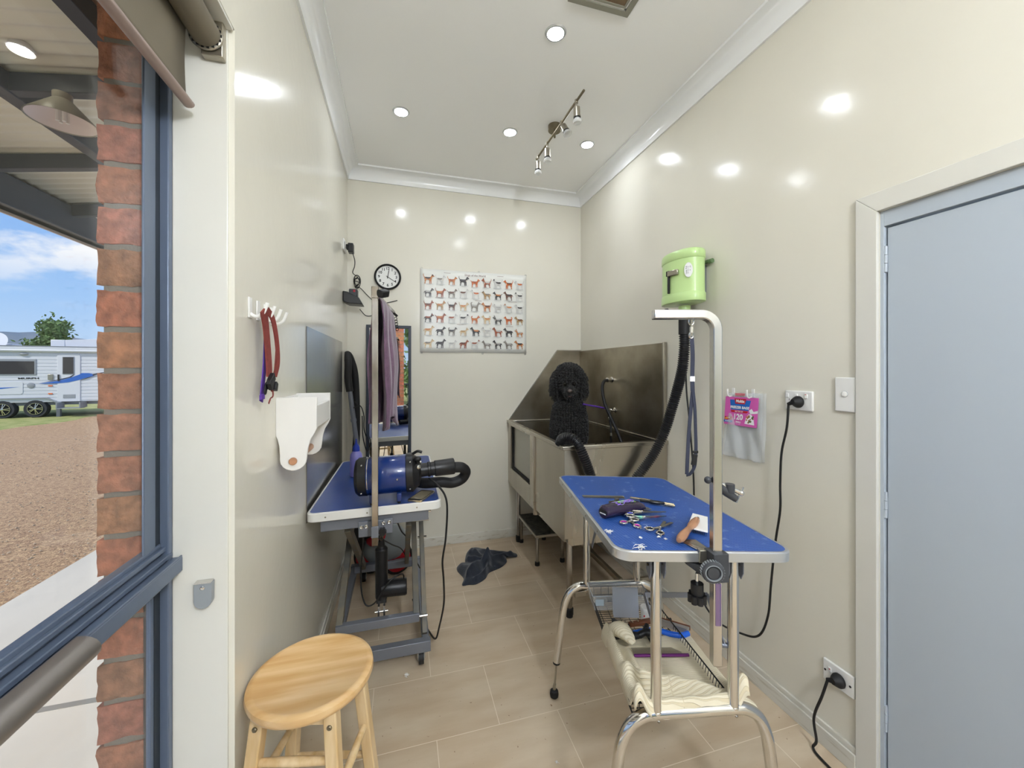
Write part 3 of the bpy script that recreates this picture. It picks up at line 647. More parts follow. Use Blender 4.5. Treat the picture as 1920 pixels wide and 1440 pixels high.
def vent():
    t = thing('ceiling_vent', 'square ceiling vent with grey frame and brown filter at the top edge', 'ceiling vent', (.745, 1.25, ZC))
    x0, x1, y0, y1 = .615, .875, 1.13, 1.39; z = ZC
    m = MB()
    for k, (a, b, zz, zt) in enumerate(((0, .022, z-.010, z), (.028, .036, z-.006, z))):
        for q in ((x0+a, x1-a, y0+a, y0+b), (x0+a, x1-a, y1-b, y1-a), (x0+a, x0+b, y0+b, y1-b), (x1-b, x1-a, y0+b, y1-b)): m.box(*q, zz, zt)
    build(m, 'frame', 'vent_frame', t, smooth=0)
    m = MB()
    for q in ((x0+.022, x1-.022, y0+.022, y0+.028), (x0+.022, x1-.022, y1-.028, y1-.022), (x0+.022, x0+.028, y0+.022, y1-.022), (x1-.028, x1-.022, y0+.022, y1-.022)): m.box(*q, z-.004, z)
    build(m, 'inner_ring', 'white', t)
    m = MB(); m.box(x0+.036, x1-.036, y0+.036, y1-.036, z-.003, z); build(m, 'filter_panel', 'brown_vent', t)
vent()
def track():
    a, b = V(.851, 1.73, 2.672), V(.836, 2.382, 2.672)
    t = thing('spotlight_bar', 'bronze ceiling spotlight bar with four unlit tilting spot heads', 'spotlight bar', (.845, 2.1, 2.745))
    m = MB(); m.cyl(a, b, .0062, seg=12); build(m, 'bar', 'bronze', t)
    m = MB(); m.lathe([(.038, 0), (.038, .030), (.034, .034), (.006, .034), (.006, .07)], (.862, 2.135, ZC), (0, 0, -1)); build(m, 'ceiling_rose', 'bronze', t)
    for k, (f, d, u) in enumerate(((.125, (.05, .0, -1), 0), (.40, (.12, -.5, -.85), 1), (.72, (.02, 0, -1), 0), (.955, (.0, 0, -1), 0))):
        p = a.lerp(b, f); d = Vector(d).normalized(); h = p+d*.028
        m = MB(); m.cyl(p+V(0, 0, .008), p-V(0, 0, .01), .009, seg=12); m.cyl(p, h, .0035, seg=8); m.cyl(h-V(.009, 0, 0), h+V(.009, 0, 0), .006, seg=10)
        m.lathe([(.005, 0), (.0165, .004), (.017, .045), (.0185, .046), (.0185, .052)], h, d); s_ = build(m, 'spot_head', 'satin', t)
        m = MB(); m.lathe([(.0175, .052), (.0178, .057)], h, d); build(m, 'bezel', 'ink', s_)
        m = MB(); m.lathe([(.012, .055), (.021, .066), (.0235, .074), (.020, .081), (.001, .084)], h, d); build(m, 'bulb', 'bulb', s_)
track()

def globe():  # unseen lamp added behind the camera to lift ceiling, walls and floor
    x, y = .60, -1.0; t = thing('pendant_globe', 'white glass globe pendant lamp in the room behind the camera', 'pendant lamp', (x, y, 2.2))
    m = MB(); m.lathe([(.045, 0), (.045, .012), (.012, .02), (.004, .022), (.004, .27), (.03, .28), (.032, .32)], (x, y, ZC), (0, 0, -1)); build(m, 'suspension', 'satin', t)
    m = MB(); m.sph((x, y, 2.27), .15, 40, 24); build(m, 'glass_globe', mat('lit_opal_globe', (240, 246, 255), .4, emit=84), t)
globe()
# ================================================================ blind, sensor
def blind():
    t = thing('roller_blind', 'taupe roller blind rolled almost fully up at the window head', 'blind', (-.42, .1, 2.08))
    c = (-.414, 0, 2.055)
    m = MB(); m.cyl((c[0], -.82, c[2]), (c[0], 1.005, c[2]), .029, seg=36); build(m, 'roll', 'blind', t)
    m = MB(); m.grid(lambda u, v: (-.4425+.004*math.sin(v*3)*(1-abs(2*u-1)), -.81+u*1.80-(.006*math.sin(v*math.pi) if u > .99 else 0), 2.055-v*.155), 30, 10); build(m, 'fabric', 'blind', t, solid=.0012)
    m = MB(); m.tube([(-.443, -.83, 1.893), (-.443, 1.004, 1.893)], .0085, 14, sx=1, sy=1.3); m.box(-.446, -.440, -.82, .995, 1.899, 1.906); build(m, 'bottom_rail', 'blindrail', t)
    m = MB(); m.lathe([(.034, 0), (.034, .004), (.029, .006)], (c[0], 1.012, c[2]), (0, -1, 0), seg=28)
    m.box(c[0]-.012, c[0]+.030, 1.014, 1.033, c[2]-.04, c[2]+.05); build(m, 'bracket', 'satin', t, bevel=.002)
    m = MB()
    for k in range(18):
        q = 2*math.pi*k/18; m.obox((c[0]+.029*math.cos(q), 1.005, c[2]+.029*math.sin(q)), (c[0]+.029*math.cos(q), 1.009, c[2]+.029*math.sin(q)), .005, .005)
    build(m, 'drive_wheel', 'ink', t)
blind()
t = thing('wall_sensor', 'small grey rounded blind chain holder on the white window jamb', 'bracket', (-.424, 1.03, .80))
m = MB(); pts = [(-.441, .845), (-.407, .845), (-.407, .81)]+[(-.424+.017*math.cos(R(-k*18)), .806+.017*math.sin(R(-k*18))) for k in range(0, 11)]
m.prism([(x, 1.018, z) for x, z in pts], (0, .015, 0)); build(m, 'body', 'greypl', t, bevel=.002)
m = MB(); m.lathe([(.0045, 0), (.0045, .002), (.003, .003)], (-.424, 1.0182, .836), (0, -1, 0), seg=14); m.box(-.440, -.408, 1.0175, 1.033, .845, .8475); build(m, 'screw', 'chrome', t)

# ================================================================ left wall
for k, y in enumerate((1.128, 1.186, 1.244, 1.302)):
    z = 1.475
    t = thing('wall_hook', ['white plastic wall hook nearest the window, holding the maroon collar', 'second white wall hook from the window, under the maroon collar', 'third white wall hook from the window, behind the collar strap', 'empty white wall hook furthest from the window'][k], 'hook', (XL, y, z), group=None)
    m = MB(); m.box(XL, XL+.004, y-.011, y+.011, z-.026, z+.026); build(m, 'backplate', 'white', t, bevel=.0015)
    m = MB(); m.tube(smooth_path([(XL+.004, y, z-.018), (XL+.018, y, z-.022), (XL+.034, y, z-.012), (XL+.040, y, z+.006), (XL+.042, y, z+.014)], 6), [.006]*24+[.0045], 10, sx=.8) if False else m.tube(smooth_path([(XL+.003, y, z-.016), (XL+.016, y, z-.022), (XL+.030, y, z-.014), (XL+.038, y, z+.004), (XL+.041, y, z+.014)], 6), .0045, 10)
    build(m, 'prong', 'white', t)
def collars():
    t = thing('dog_harness', 'maroon webbing dog harness hanging from the white wall hooks', 'dog harness', (-.34, 1.16, 1.25))
    m = MB()
    p = smooth_path([(-.338, 1.128, 1.455), (-.336, 1.112, 1.468), (-.338, 1.125, 1.46), (-.340, 1.15, 1.43), (-.342, 1.172, 1.375), (-.342, 1.182, 1.32), (-.342, 1.184, 1.29)], 8)
    m.ribbon(smooth_path([(-.336, 1.120, 1.470), (-.340, 1.150, 1.438), (-.342, 1.172, 1.385), (-.342, 1.184, 1.33), (-.342, 1.186, 1.30)], 8), .026, .004, (.15, 1, .25))
    m.ribbon(smooth_path([(-.340, 1.160, 1.476), (-.336, 1.195, 1.455), (-.334, 1.222, 1.40), (-.334, 1.232, 1.34), (-.338, 1.220, 1.30)], 8), .016, .003, (.3, 1, .2))
    m.ribbon(smooth_path([(-.334, 1.222, 1.40), (-.336, 1.215, 1.33), (-.338, 1.208, 1.285), (-.340, 1.196, 1.26)], 8), .007, .002, (0, 1, .2))
    m.ribbon(smooth_path([(-.340, 1.196, 1.285), (-.338, 1.205, 1.25), (-.340, 1.19, 1.24), (-.342, 1.182, 1.228)], 8), .007, .002, (0, 1, .2))
    build(m, 'webbing', 'maroon', t)
    m = MB(); m.obox((-.336, 1.176, 1.300), (-.336, 1.190, 1.282), .012, .034, up=(0, 1, .2)); m.obox((-.334, 1.168, 1.283), (-.334, 1.160, 1.272), .01, .03, up=(0, 1, .6)); m.obox((-.334, 1.214, 1.283), (-.334, 1.205, 1.262), .01, .018, up=(0, 1, .5)); build(m, 'buckle', 'black', t, bevel=.0015)
    t = thing('dog_lead', 'purple webbing lead hanging below the maroon harness on the hook', 'dog lead', (-.35, 1.17, 1.20))
    m = MB(); m.ribbon(smooth_path([(-.352, 1.186, 1.45), (-.352, 1.190, 1.40), (-.353, 1.186, 1.33), (-.353, 1.170, 1.27), (-.353, 1.160, 1.235)], 8), .022, .0025, (0, 1, .1)); m.ribbon([(-.348, 1.14, 1.247), (-.348, 1.162, 1.248)], .012, .006, (0, 0, 1)); build(m, 'webbing', 'purple', t)
    m = MB(); m.tube(smooth_path([(-.344, 1.180, 1.285), (-.344, 1.170, 1.268), (-.344, 1.162, 1.255), (-.344, 1.158, 1.262), (-.344, 1.166, 1.280)], 5, True), .0028, 6, closed=True); m.cyl((-.344, 1.174, 1.282), (-.344, 1.186, 1.268), .0035, seg=8); build(m, 'snap_clip', 'black', t)
collars()
def holder():
    t = thing('roll_holder', 'white wall shelf box with round-ended side panels and a wooden dowel', 'shelf', (-.31, 1.47, 1.0))
    def side(y):
        pts = [(-.37, 1.232), (-.256, 1.232), (-.256, 1.135), (-.262, 1.12), (-.274, 1.10), (-.281, 1.075), (-.284, 1.05)]
        pts += [(-.322+.037*math.cos(R(-k*20)), 1.040+.034*math.sin(R(-k*20))) for k in range(0, 10)]+[(-.359, 1.055), (-.361, 1.085), (-.366, 1.105), (-.37, 1.115)]
        m = MB(); m.prism([(x, y, z) for x, z in pts], (0, .012, 0)); build(m, 'side_panel', 'white_paint', t, bevel=.0015)
    side(1.344); side(1.580)
    m = MB(); m.box(-.268, -.257, 1.356, 1.580, 1.135, 1.205); build(m, 'front_board', 'white_paint', t, bevel=.002)
    m = MB(); m.box(-.37, -.362, 1.356, 1.580, 1.135, 1.228); build(m, 'back_board', 'white_paint', t, bevel=.002)
    m = MB(); m.box(-.362, -.268, 1.356, 1.580, 1.135, 1.146); build(m, 'shelf_board', 'white_paint', t)
    m = MB(); m.cyl((-.322, 1.336, 1.036), (-.322, 1.602, 1.036), .0115, seg=24); build(m, 'dowel', 'wood_dark' if False else 'wood_mid', t, bevel=.002)
holder()
t = build((lambda m: m.box(XL+.0005, XL+.004, 1.735, 2.70, .70, 1.492))(MB()), 'splash_sheet', 'sheet'); tag(t, 'tall reflective grey metal sheet fixed to left wall beside blue table', 'wall sheet')
def corner_stuff():
    t = thing('wall_socket', 'white wall socket high on the left wall near the back corner', 'wall socket', (XL, 2.80, 2.13))
    m = MB(); m.box(XL, XL+.010, 2.74, 2.86, 2.10, 2.172); build(m, 'plate', 'white', t, bevel=.003)
    m = MB(); m.box(XL+.010, XL+.014, 2.755, 2.775, 2.15, 2.165); build(m, 'switch', 'white', t, bevel=.002)
    t = thing('power_adapter', 'black plug-in power adapter with bundled cord in high wall socket', 'power adapter', (XL+.04, 2.80, 2.11))
    m = MB(); m.box(XL+.014, XL+.028, 2.79, 2.83, 2.118, 2.150); m.box(XL+.028, XL+.062, 2.775, 2.835, 2.095, 2.155); build(m, 'adapter_body', 'black', t, bevel=.004)
    m = MB(); x = XL
    pts = [(x+.055, 2.80, 2.095), (x+.066, 2.82, 2.05), (x+.060, 2.86, 2.02), (x+.045, 2.90, 1.985), (x+.075, 2.92, 1.96), (x+.05, 2.925, 1.94), (x+.085, 2.93, 1.925), (x+.06, 2.93, 1.90), (x+.09, 2.94, 1.89), (x+.13, 2.955, 1.85), (x+.18, 2.962, 1.80), (x+.195, 2.965, 1.765), (x+.20, 2.965, 1.74), (x+.17, 2.962, 1.705), (x+.125, 2.955, 1.70), (x+.09, 2.90, 1.735)]
    m.tube(smooth_path(pts, 8), .0028, 8)
    for k, (dy, w_) in enumerate(((0, .022), (.006, .028), (-.004, .018), (.008, .024))):
        c = V(x+.07, 2.925, 1.94-.006*k)
        m.tube([c+V(w_*math.cos(a)*.8, dy+.008*math.sin(a*2), w_*1.6*math.sin(a)) for a in [2*math.pi*i/20+k for i in range(20)]], .0024, 6, closed=True)
    m.tube(smooth_path([(x+.183, 2.962, 1.79), (x+.22, 2.968, 1.795), (x+.27, 2.968, 1.80), (x+.34, 2.968, 1.82)], 5), .0028, 8)
    build(m, 'cord', 'ink', t)
    t = thing('charging_cradle', 'black battery charging cradle mounted on left wall near the corner', 'charger', (XL, 2.80, 1.74))
    m = MB(); m.prism([(XL, 2.74, 1.765), (XL, 2.74, 1.83), (XL+.03, 2.74, 1.825), (XL+.10, 2.74, 1.79), (XL+.125, 2.74, 1.745), (XL+.03, 2.74, 1.75)], (0, .12, 0)); build(m, 'cradle', 'black', t, bevel=.006)
    m = MB(); m.box(XL+.035, XL+.088, 2.765, 2.835, 1.80, 1.85); build(m, 'battery', 'darkgrey', t, bevel=.006)
    m = MB(); m.box(XL+.062, XL+.075, 2.76, 2.766, 1.828, 1.842); build(m, 'light', 'red', t)
corner_stuff()

# ================================================================ back wall
def clock():
    c = V(-.097, YB, 1.985); t = thing('wall_clock', 'round wall clock with black rim and white dial on the back wall', 'clock', (c.x, c.y, c.z))
    m = MB(); m.lathe([(.079, .001), (.080, .020), (.086, .026), (.092, .022), (.094, .010), (.093, 0)], c, (0, -1, 0), seg=64, caps=False); build(m, 'rim', 'black', t, norm=False)
    m = MB(); m.lathe([(.0005, .012), (.081, .012), (.081, 0)], c, (0, -1, 0), seg=64, caps=False); build(m, 'dial', 'clockface', t)
    m = MB()
    for k in range(1, 13):
        a = R(90-30*k); m.text(str(k), .027, Matrix.Translation(c+V(.060*math.cos(a), -.0122, .060*math.sin(a))) @ Matrix.Rotation(R(90), 4, 'X'), .0004, bold=.0008)
    build(m, 'numerals', 'ink', t, smooth=0)
    m = MB()
    for k in range(60):
        a = R(6*k); L = .003 if k % 5 else .005; m.obox(c+V(.076*math.cos(a), -.0125, .076*math.sin(a)), c+V((.076-L)*math.cos(a), -.0125, (.076-L)*math.sin(a)), .0006, .0005, up=(0, 1, 0))
    build(m, 'minute_marks', 'ink', t, smooth=0)
    for nm, ang, L, w_ in (('hour_hand', 10, .048, .005), ('minute_hand', 122, .066, .0035)):
        a = R(90-ang); d = V(math.cos(a), 0, math.sin(a)); m = MB(); m.obox(c+V(0, -.0145, 0)-d*.012, c+V(0, -.0145, 0)+d*L, w_, .001, up=(0, 1, 0)); build(m, nm, 'ink', t)
    m = MB(); m.lathe([(.004, .012), (.004, .017)], c, (0, -1, 0), seg=16); build(m, 'hub', 'ink', t)
clock()

def dog_outline(kind, seed):
    rnd = random.Random(seed)
    tail = {'up': [(.13, .66), (.07, .74), (.03, .86), (.04, .99), (.01, .98), (-.02, .86), (.03, .70), (.10, .58)], 'out': [(.13, .64), (.04, .72), (-.06, .78), (-.05, .73), (.04, .64), (.11, .56)],
            'curl': [(.18, .665), (.14, .74), (.17, .82), (.24, .84), (.20, .90), (.11, .90), (.05, .80), (.07, .62)], 'down': [(.12, .62), (.05, .55), (.01, .38), (.04, .37), (.10, .50)]}[kind[0]]
    leg = kind[1]
    ear = {'flop': [(.84, .97), (.79, .95), (.76, .84)], 'prick': [(.86, .96), (.83, 1.08), (.77, .95)], 'none': [(.85, .97), (.79, .94)]}[kind[2]]
    pts = tail+[(.10, .48), (.15, .40)]
    pts += [(.12, .30), (.15, .20), (.11, .03), (.12, 0), (.20, 0), (.21, .18), (.27, .32), (.28, .40)]
    pts += [(.40, .40), (.54, .37)]
    pts += [(.55, .25), (.53, .03), (.54, 0), (.61, 0), (.62, .2), (.645, .33), (.66, .2), (.665, .03), (.66, 0), (.74, 0), (.745, .22), (.75, .42)]
    pts += [(.79, .55), (.83, .68), (.90, .72), (1.0, .72), (1.02, .78), (.98, .83), (.92, .86)]+ear+[(.72, .78), (.65, .67), (.45, .65), (.25, .67)]
    out = []
    for i, (x, z) in enumerate(pts):
        if z < .40: z = .40-(.40-z)*leg
        out.append((x, z+(.4*(leg-1) if False else 0)))
    fl = kind[3]
    if fl:
        o2 = []
        for i in range(len(out)):
            a, b = out[i], out[(i+1) % len(out)]; o2.append(a)
            d = math.hypot(b[0]-a[0], b[1]-a[1])
            if d > .07:
                for q in (1, 2):
                    t = q/3; nx, nz = (b[1]-a[1])/d, -(b[0]-a[0])/d; o2.append((a[0]+(b[0]-a[0])*t-nx*fl*rnd.random(), a[1]+(b[1]-a[1])*t-nz*fl*rnd.random()))
        out = o2
    zmin = min(z for x, z in out); return [(x, z-zmin) for x, z in out], -zmin
def poster():
    x0, x1, z0, z1 = .132, .955, 1.446, 2.064; y = YB-.004
    t = thing('dog_poster', 'laminated dog breed poster with rows of printed dogs on the back wall', 'poster', (.54, YB, z0))
    m = MB(); m.grid(lambda u, v: (x0+u*(x1-x0), y-.0015*(math.sin(u*9)*.5+.5)-(.006*(1-u)**6*(1-v)**4), z0+v*(z1-z0)), 24, 16); build(m, 'sheet', 'paper', t, solid=.0008)
    T = (190, 120, 66); Bk = (44, 40, 42); Wh = (178, 176, 172); Br = (98, 58, 40); Or = (196, 100, 40); Gr = (128, 120, 112); Cr = (206, 180, 140); Rd = (150, 76, 44); Go = (166, 130, 80); Dg = (74, 70, 72)
    rows = [[(T, Bk, 'up'), (Wh, Gr, 'up'), (T, Rd, 'up'), (Bk, Dg, 'up'), (Or, Rd, 'out'), (Rd, Wh, 'up'), (Wh, Bk, 'up'), (Or, Br, 'up'), (Wh, Or, 'up')],
            [(Dg, Wh, 'down'), (Rd, T, 'up'), (Gr, Br, 'out'), (Wh, Br, 'up'), (Wh, Or, 'out'), (Go, Gr, 'down'), (Bk, T, 'out'), (Br, Bk, 'down'), (Wh, Bk, 'curl')],
            [(Rd, Br, 'up'), (Go, T, 'out'), (Br, Bk, 'up'), (Cr, T, 'up'), (Gr, Wh, 'curl'), (T, Br, 'up'), (Wh, Wh, 'curl'), (Wh, T, 'down'), (Wh, Bk, 'out')],
            [(Bk, Rd, 'down'), (Rd, T, 'out'), (Wh, Rd, 'out'), (Wh, Bk, 'curl'), (Or, T, 'curl'), (Cr, T, 'curl'), (Bk, Wh, 'down'), (Or, Rd, 'curl'), (Go, Br, 'down')],
            [(Cr, T, 'down'), (Bk, Dg, 'down'), (Gr, Bk, 'curl'), (Cr, Go, 'down'), (Bk, T, 'down'), (Wh, Wh, 'curl'), (Rd, Wh, 'down'), (Bk, Dg, 'down'), (T, Wh, 'down')],
            [(Cr, Gr, 'down'), (Dg, Bk, 'down'), (Wh, Wh, 'out'), (Rd, Br, 'down'), (Wh, Rd, 'out'), (Gr, Wh, 'down'), (Bk, Wh, 'down'), (Gr, Wh, 'down'), (T, Bk, 'down')]]
    prm = random.Random(11); mb = MB(); yy = y-.0064
    def yp(x): return y-.0064
    for r_, row in enumerate(rows):
        for c, (ca, cb, tl) in enumerate(row):
            u = (c+.5)/9; cx = x0+.018+u*(x1-x0-.036); zb = z1-.028-(r_+1)*(z1-z0-.045)/6+.014
            if r_ == 0 and c > 3: zb -= .006
            kind = (tl, prm.choice([1, 1, .9, .55 if r_ in (0, 3) and c in (3, 4, 5) else 1]), prm.choice(['flop', 'prick', 'flop', 'none']), .014 if tl == 'curl' or prm.random() < .2 else 0)
            o, dz = dog_outline(kind, r_*9+c); s_ = prm.uniform(.070, .082); mir = -1 if c > 4 or (c == 4 and r_ in (1, 4)) else 1
            f = lambda p, k: (cx+mir*(p[0]-.5)*s_, yy-.0001*k, zb+p[1]*s_*.92)
            sh = [(.05+.9*(.5+.5*math.cos(a)), -.01+.03*math.sin(a)) for a in [2*math.pi*i/14 for i in range(14)]]
            mb.flat([f(p, 0) for p in sh], lin((196, 198, 198)))
            mb.flat([f(p, 1) for p in o], lin(ca))
            if ca == Wh: mb.flat([f(((p[0]-.5)*.97+.5, p[1]*.97+.01), 1.5) for p in o], lin((206, 205, 201)))
            sad = [(.14, .62), (.22, .50), (.42, .48), (.60, .52), (.70, .68), (.62, .665), (.42, .645), (.25, .66)]
            mb.flat([f((px, pz-.4+.4+dz*0+(dz)), 2) for px, pz in sad], lin(cb))
            if (r_+c) % 3 == 0: mb.flat([f((px, pz+dz), 2) for px, pz in [(.78, .80), (.80, .93), (.88, .95), (.93, .84), (.86, .76)]], lin(cb))
            mb.flat([f((px, pz+dz), 3) for px, pz in [(.80, .93), (.77, .84), (.80, .78), (.83, .86)]], lin(tuple(int(q*.6) for q in ca)))
            if (r_*5+c) % 2: mb.flat([f((px, pz+dz), 2) for px, pz in [(.70, .62), (.77, .60), (.76, .42), (.69, .40)]], lin((206, 196, 180)))
            mb.box(*(sorted((cx-.016, cx+.016))+[yy-.0001, yy, zb-.0085, zb-.0075]), lin((150, 148, 146)))
    for u, v, w_ in ((.24, .965, .05), (.74, .965, .05), (.17, .66, .06), (.53, .645, .05), (.86, .65, .07), (.36, .345, .05), (.83, .335, .06)):
        x = x0+u*(x1-x0); z = z0+v*(z1-z0); mb.box(x-w_/2, x+w_/2, yy-.0001, yy, z-.001, z+.001, lin((110, 60, 52)))
    build(mb, 'printed_dogs', 'print', t, smooth=0, norm=False)
    m = MB(); m.text('Dogs of the World', .021, Matrix.Translation((x0+.50*(x1-x0), yy, z1-.028)) @ Matrix.Rotation(R(90), 4, 'X') @ Matrix.Shear('XZ', 4, (0, 0)), .0002); build(m, 'title', mat('faded_maroon_ink', (122, 84, 84), .5), t, smooth=0)
    m = MB()
    for x, z in ((x0+.01, z1+.004), (x0+.44, z1+.002), (x1-.005, z1), (x0+.01, z0-.004), (x0+.47, z0-.006), (x1-.008, z0-.006)): m.lathe([(.009, 0), (.009, .003)], (x, YB, z), (0, -1, 0), seg=14)
    build(m, 'mounting_tab', 'clear', t)
poster()
def mirror():
    x0, x1, z0, z1 = -.243, .067, .28, 1.636; t = thing('wall_mirror', 'tall narrow mirror in a dark frame on the back wall behind blue table', 'mirror', (-.088, YB, z0))
    m = MB(); w_ = .021
    m.prism([(x0, YB-.022, z0), (x1, YB-.022, z0), (x1-w_, YB-.022, z0+w_), (x0+w_, YB-.022, z0+w_)], (0, .021, 0)); m.prism([(x1, YB-.022, z0), (x1, YB-.022, z1), (x1-w_, YB-.022, z1-w_), (x1-w_, YB-.022, z0+w_)], (0, .021, 0))
    m.prism([(x1, YB-.022, z1), (x0, YB-.022, z1), (x0+w_, YB-.022, z1-w_), (x1-w_, YB-.022, z1-w_)], (0, .021, 0)); m.prism([(x0, YB-.022, z1), (x0, YB-.022, z0), (x0+w_, YB-.022, z0+w_), (x0+w_, YB-.022, z1-w_)], (0, .021, 0))
    build(m, 'mirror_frame', mat('dark_slate_frame', (44, 52, 64), .4), t, bevel=.002)
    m = MB(); m.box(x0+w_, x1-w_, YB-.008, YB-.002, z0+w_, z1-w_); build(m, 'mirror_glass', 'mirror', t, smooth=0)
mirror()

# ================================================================ left grooming table (electric scissor lift)
LC = V(-.093, 2.122, .76); LU = V(.9997026, -.0139594, .019996); LV = V(.0138821, .9998956, .0039984); LN = LU.cross(LV)
LM = frame(LC, LU, LV, LN)
def rounded(w_, l_, r_, n=6):
    p = []
    for cx, cy, a0 in ((w_-r_, l_-r_, 0), (-w_+r_, l_-r_, 90), (-w_+r_, -l_+r_, 180), (w_-r_, -l_+r_, 270)):
        for k in range(n+1): a = R(a0+90*k/n); p.append((cx+r_*math.cos(a), cy+r_*math.sin(a)))
    return p
def table_top(t, M4, w_, l_, r_, thick, matm, rim, screws, inset=.006):
    m = MB(M4); P_ = rounded(w_, l_, r_); m.prism([(x, y, -thick+.004) for x, y in rounded(w_-.004, l_-.004, r_-.003)], (0, 0, thick-.008)); build(m, 'board', 'darkgrey', t)
    m = MB(M4); P2 = rounded(w_-inset, l_-inset, r_-inset*.8); m.prism([(x, y, -.004) for x, y in P2], (0, 0, .0042)); build(m, 'rubber_top', matm, t, smooth=0)
    m = MB(M4); n = len(P_); rg = [[m.v((x, y, z)) for x, y in Q] for Q, z in ((P2, -.003), (P2, .0012), (P_, .0012), (rounded(w_+.003, l_+.003, r_), -.002), (rounded(w_+.003, l_+.003, r_), -thick+.002), (P_, -thick), (P2, -thick))]
    for A, B in zip(rg, rg[1:]):
        for k in range(n): m.f([A[k], A[(k+1) % n], B[(k+1) % n], B[k]])
    build(m, 'edge_trim', rim, t, smooth=30)
    for (a, b, d) in screws:
        m = MB(M4); m.lathe([(.0035, 0), (.0035, .001), (.001, .002)], (a, b, -thick*.5), d, seg=10); build(m, 'screw', 'satin', t)
def left_table():
    t = thing('lift_grooming_table', 'blue-topped grooming table with white edging on a grey scissor-lift frame', 'grooming table', (-.093, 2.122, 0))
    table_top(t, LM, .2575, .4445, .03, .034, 'bluemat2', 'whiterim', [(-.19, -.447, (0, -1, 0)), (-.035, -.447, (0, -1, 0)), (.0, -.447, (0, -1, 0)), (.16, -.447, (0, -1, 0))])
    m = MB(LM)
    m.box(-.213, .207, -.427, -.387, -.082, -.034); m.box(-.213, .207, .36, .40, -.082, -.034); m.box(-.213, -.173, -.387, .36, -.080, -.036); m.box(.167, .207, -.387, .36, -.080, -.036)
    build(m, 'top_frame', 'gunmetal', t, bevel=.003)
    m = MB(LM); m.cyl((.207, -.407, -.05), (.218, -.407, -.05), .006, seg=10); m.cyl((.16, .0, -.09), (.18, 0, -.09), .005, seg=8); build(m, 'bolt', 'chrome', t)
    # scissor arms
    for x in (-.252, .062):
        m = MB(); m.obox((x, 1.775, .235), (x, 2.44, .655), .026, .036); build(m, 'scissor_arm', 'greydusty', t, bevel=.002)
    for x in (-.218, .030):
        m = MB(); m.obox((x, 1.765, .655), (x, 2.50, .135), .024, .036); build(m, 'scissor_arm', 'greydusty', t, bevel=.002)
    for x in (.100,):
        m = MB(); m.obox((x, 1.80, .13), (x, 2.30, .655), .022, .034); build(m, 'outer_arm', 'greydusty', t, bevel=.002)
    m = MB(); m.box(-.265, .075, 1.755, 1.785, .215, .25); build(m, 'lower_crossbar', 'gunmetal', t, bevel=.002)
    m = MB(); m.box(-.205, .015, 2.0, 2.03, .60, .64); build(m, 'upper_crossbar', 'gunmetal', t, bevel=.002)
    m = MB(); m.box(-.30, .125, 1.775, 1.81, .062, .11); m.box(-.30, .125, 2.57, 2.605, .062, .11); m.box(-.295, -.262, 1.81, 2.57, .07, .105); m.box(.088, .12, 1.81, 2.57, .07, .105); build(m, 'base_frame', 'gunmetal', t, bevel=.002)
    m = MB(); m.box(-.27, .08, 2.485, 2.51, .105, .145); build(m, 'rear_crossbar', 'gunmetal', t, bevel=.002)
    m = MB(); m = None
    for a, b in (((.075, 1.77, .23), (.11, 1.77, .23)), ((.055, 1.77, .655), (.115, 1.77, .655)), ((-.27, 1.77, .655), (-.205, 1.77, .655)), ((.08, 2.1, .44), (.125, 2.1, .44))):
        m = MB(); m.cyl(a, b, .006, seg=10); build(m, 'pivot_bolt', 'chrome', t)
    def caster(x, y):
        m = MB(); m.cyl((x-.010, y, .031), (x+.010, y, .031), .030, seg=28); c = build(m, 'caster', 'rubber', t)
        m = MB(); m.cyl((x-.0125, y, .031), (x+.0125, y, .031), .017, seg=20); build(m, 'caster_hub', 'greypl', c)
        m = MB(); m.box(x-.017, x-.014, y-.014, y+.014, .03, .066); m.box(x+.014, x+.017, y-.014, y+.014, .03, .066); m.box(x-.017, x+.017, y-.014, y+.014, .060, .064); build(m, 'caster_fork', 'chrome', c)
    for x, y in ((.085, 1.80), (-.27, 1.80), (-.225, 2.59), (.10, 2.59)): caster(x, y)
    # actuator
    m = MB(); m.tube([(-.093, 1.99, .205), (-.093, 1.985, .225), (-.093, 1.975, .46), (-.093, 1.972, .475), (-.093, 1.965, .505)], [.022, .029, .029, .016, .014], 20); m.box(-.116, -.070, 1.962, 2.012, .202, .30); build(m, 'actuator_body', 'black', t, bevel=.003)
    m = MB(); m.tube([(-.09, 1.985, .262), (.018, 1.975, .262), (.024, 1.975, .262)], [.039, .039, .035], 24); build(m, 'motor_housing', 'black', t)
    m = MB(); m.cyl((-.093, 1.965, .50), (-.085, 1.93, .61), .009, seg=12); build(m, 'actuator_rod', 'chrome_worn', t)
    m = MB(); m.box(-.108, -.100, 1.93, 1.99, .155, .208); m.box(-.083, -.075, 1.93, 1.99, .155, .208); m.cyl((-.122, 1.95, .172), (-.062, 1.95, .172), .005, seg=10); build(m, 'actuator_clevis', 'chrome', t)
    m = MB(); m.tube(smooth_path([(-.155, 1.72, .665), (-.16, 1.80, .56), (-.175, 1.86, .42), (-.175, 1.90, .30), (-.155, 1.90, .24), (-.12, 1.90, .245), (-.085, 1.905, .29), (-.05, 1.91, .335), (-.01, 1.93, .345), (.008, 1.965, .325), (.010, 1.975, .30)], 8), .0034, 8); build(m, 'actuator_cord', 'ink', t)
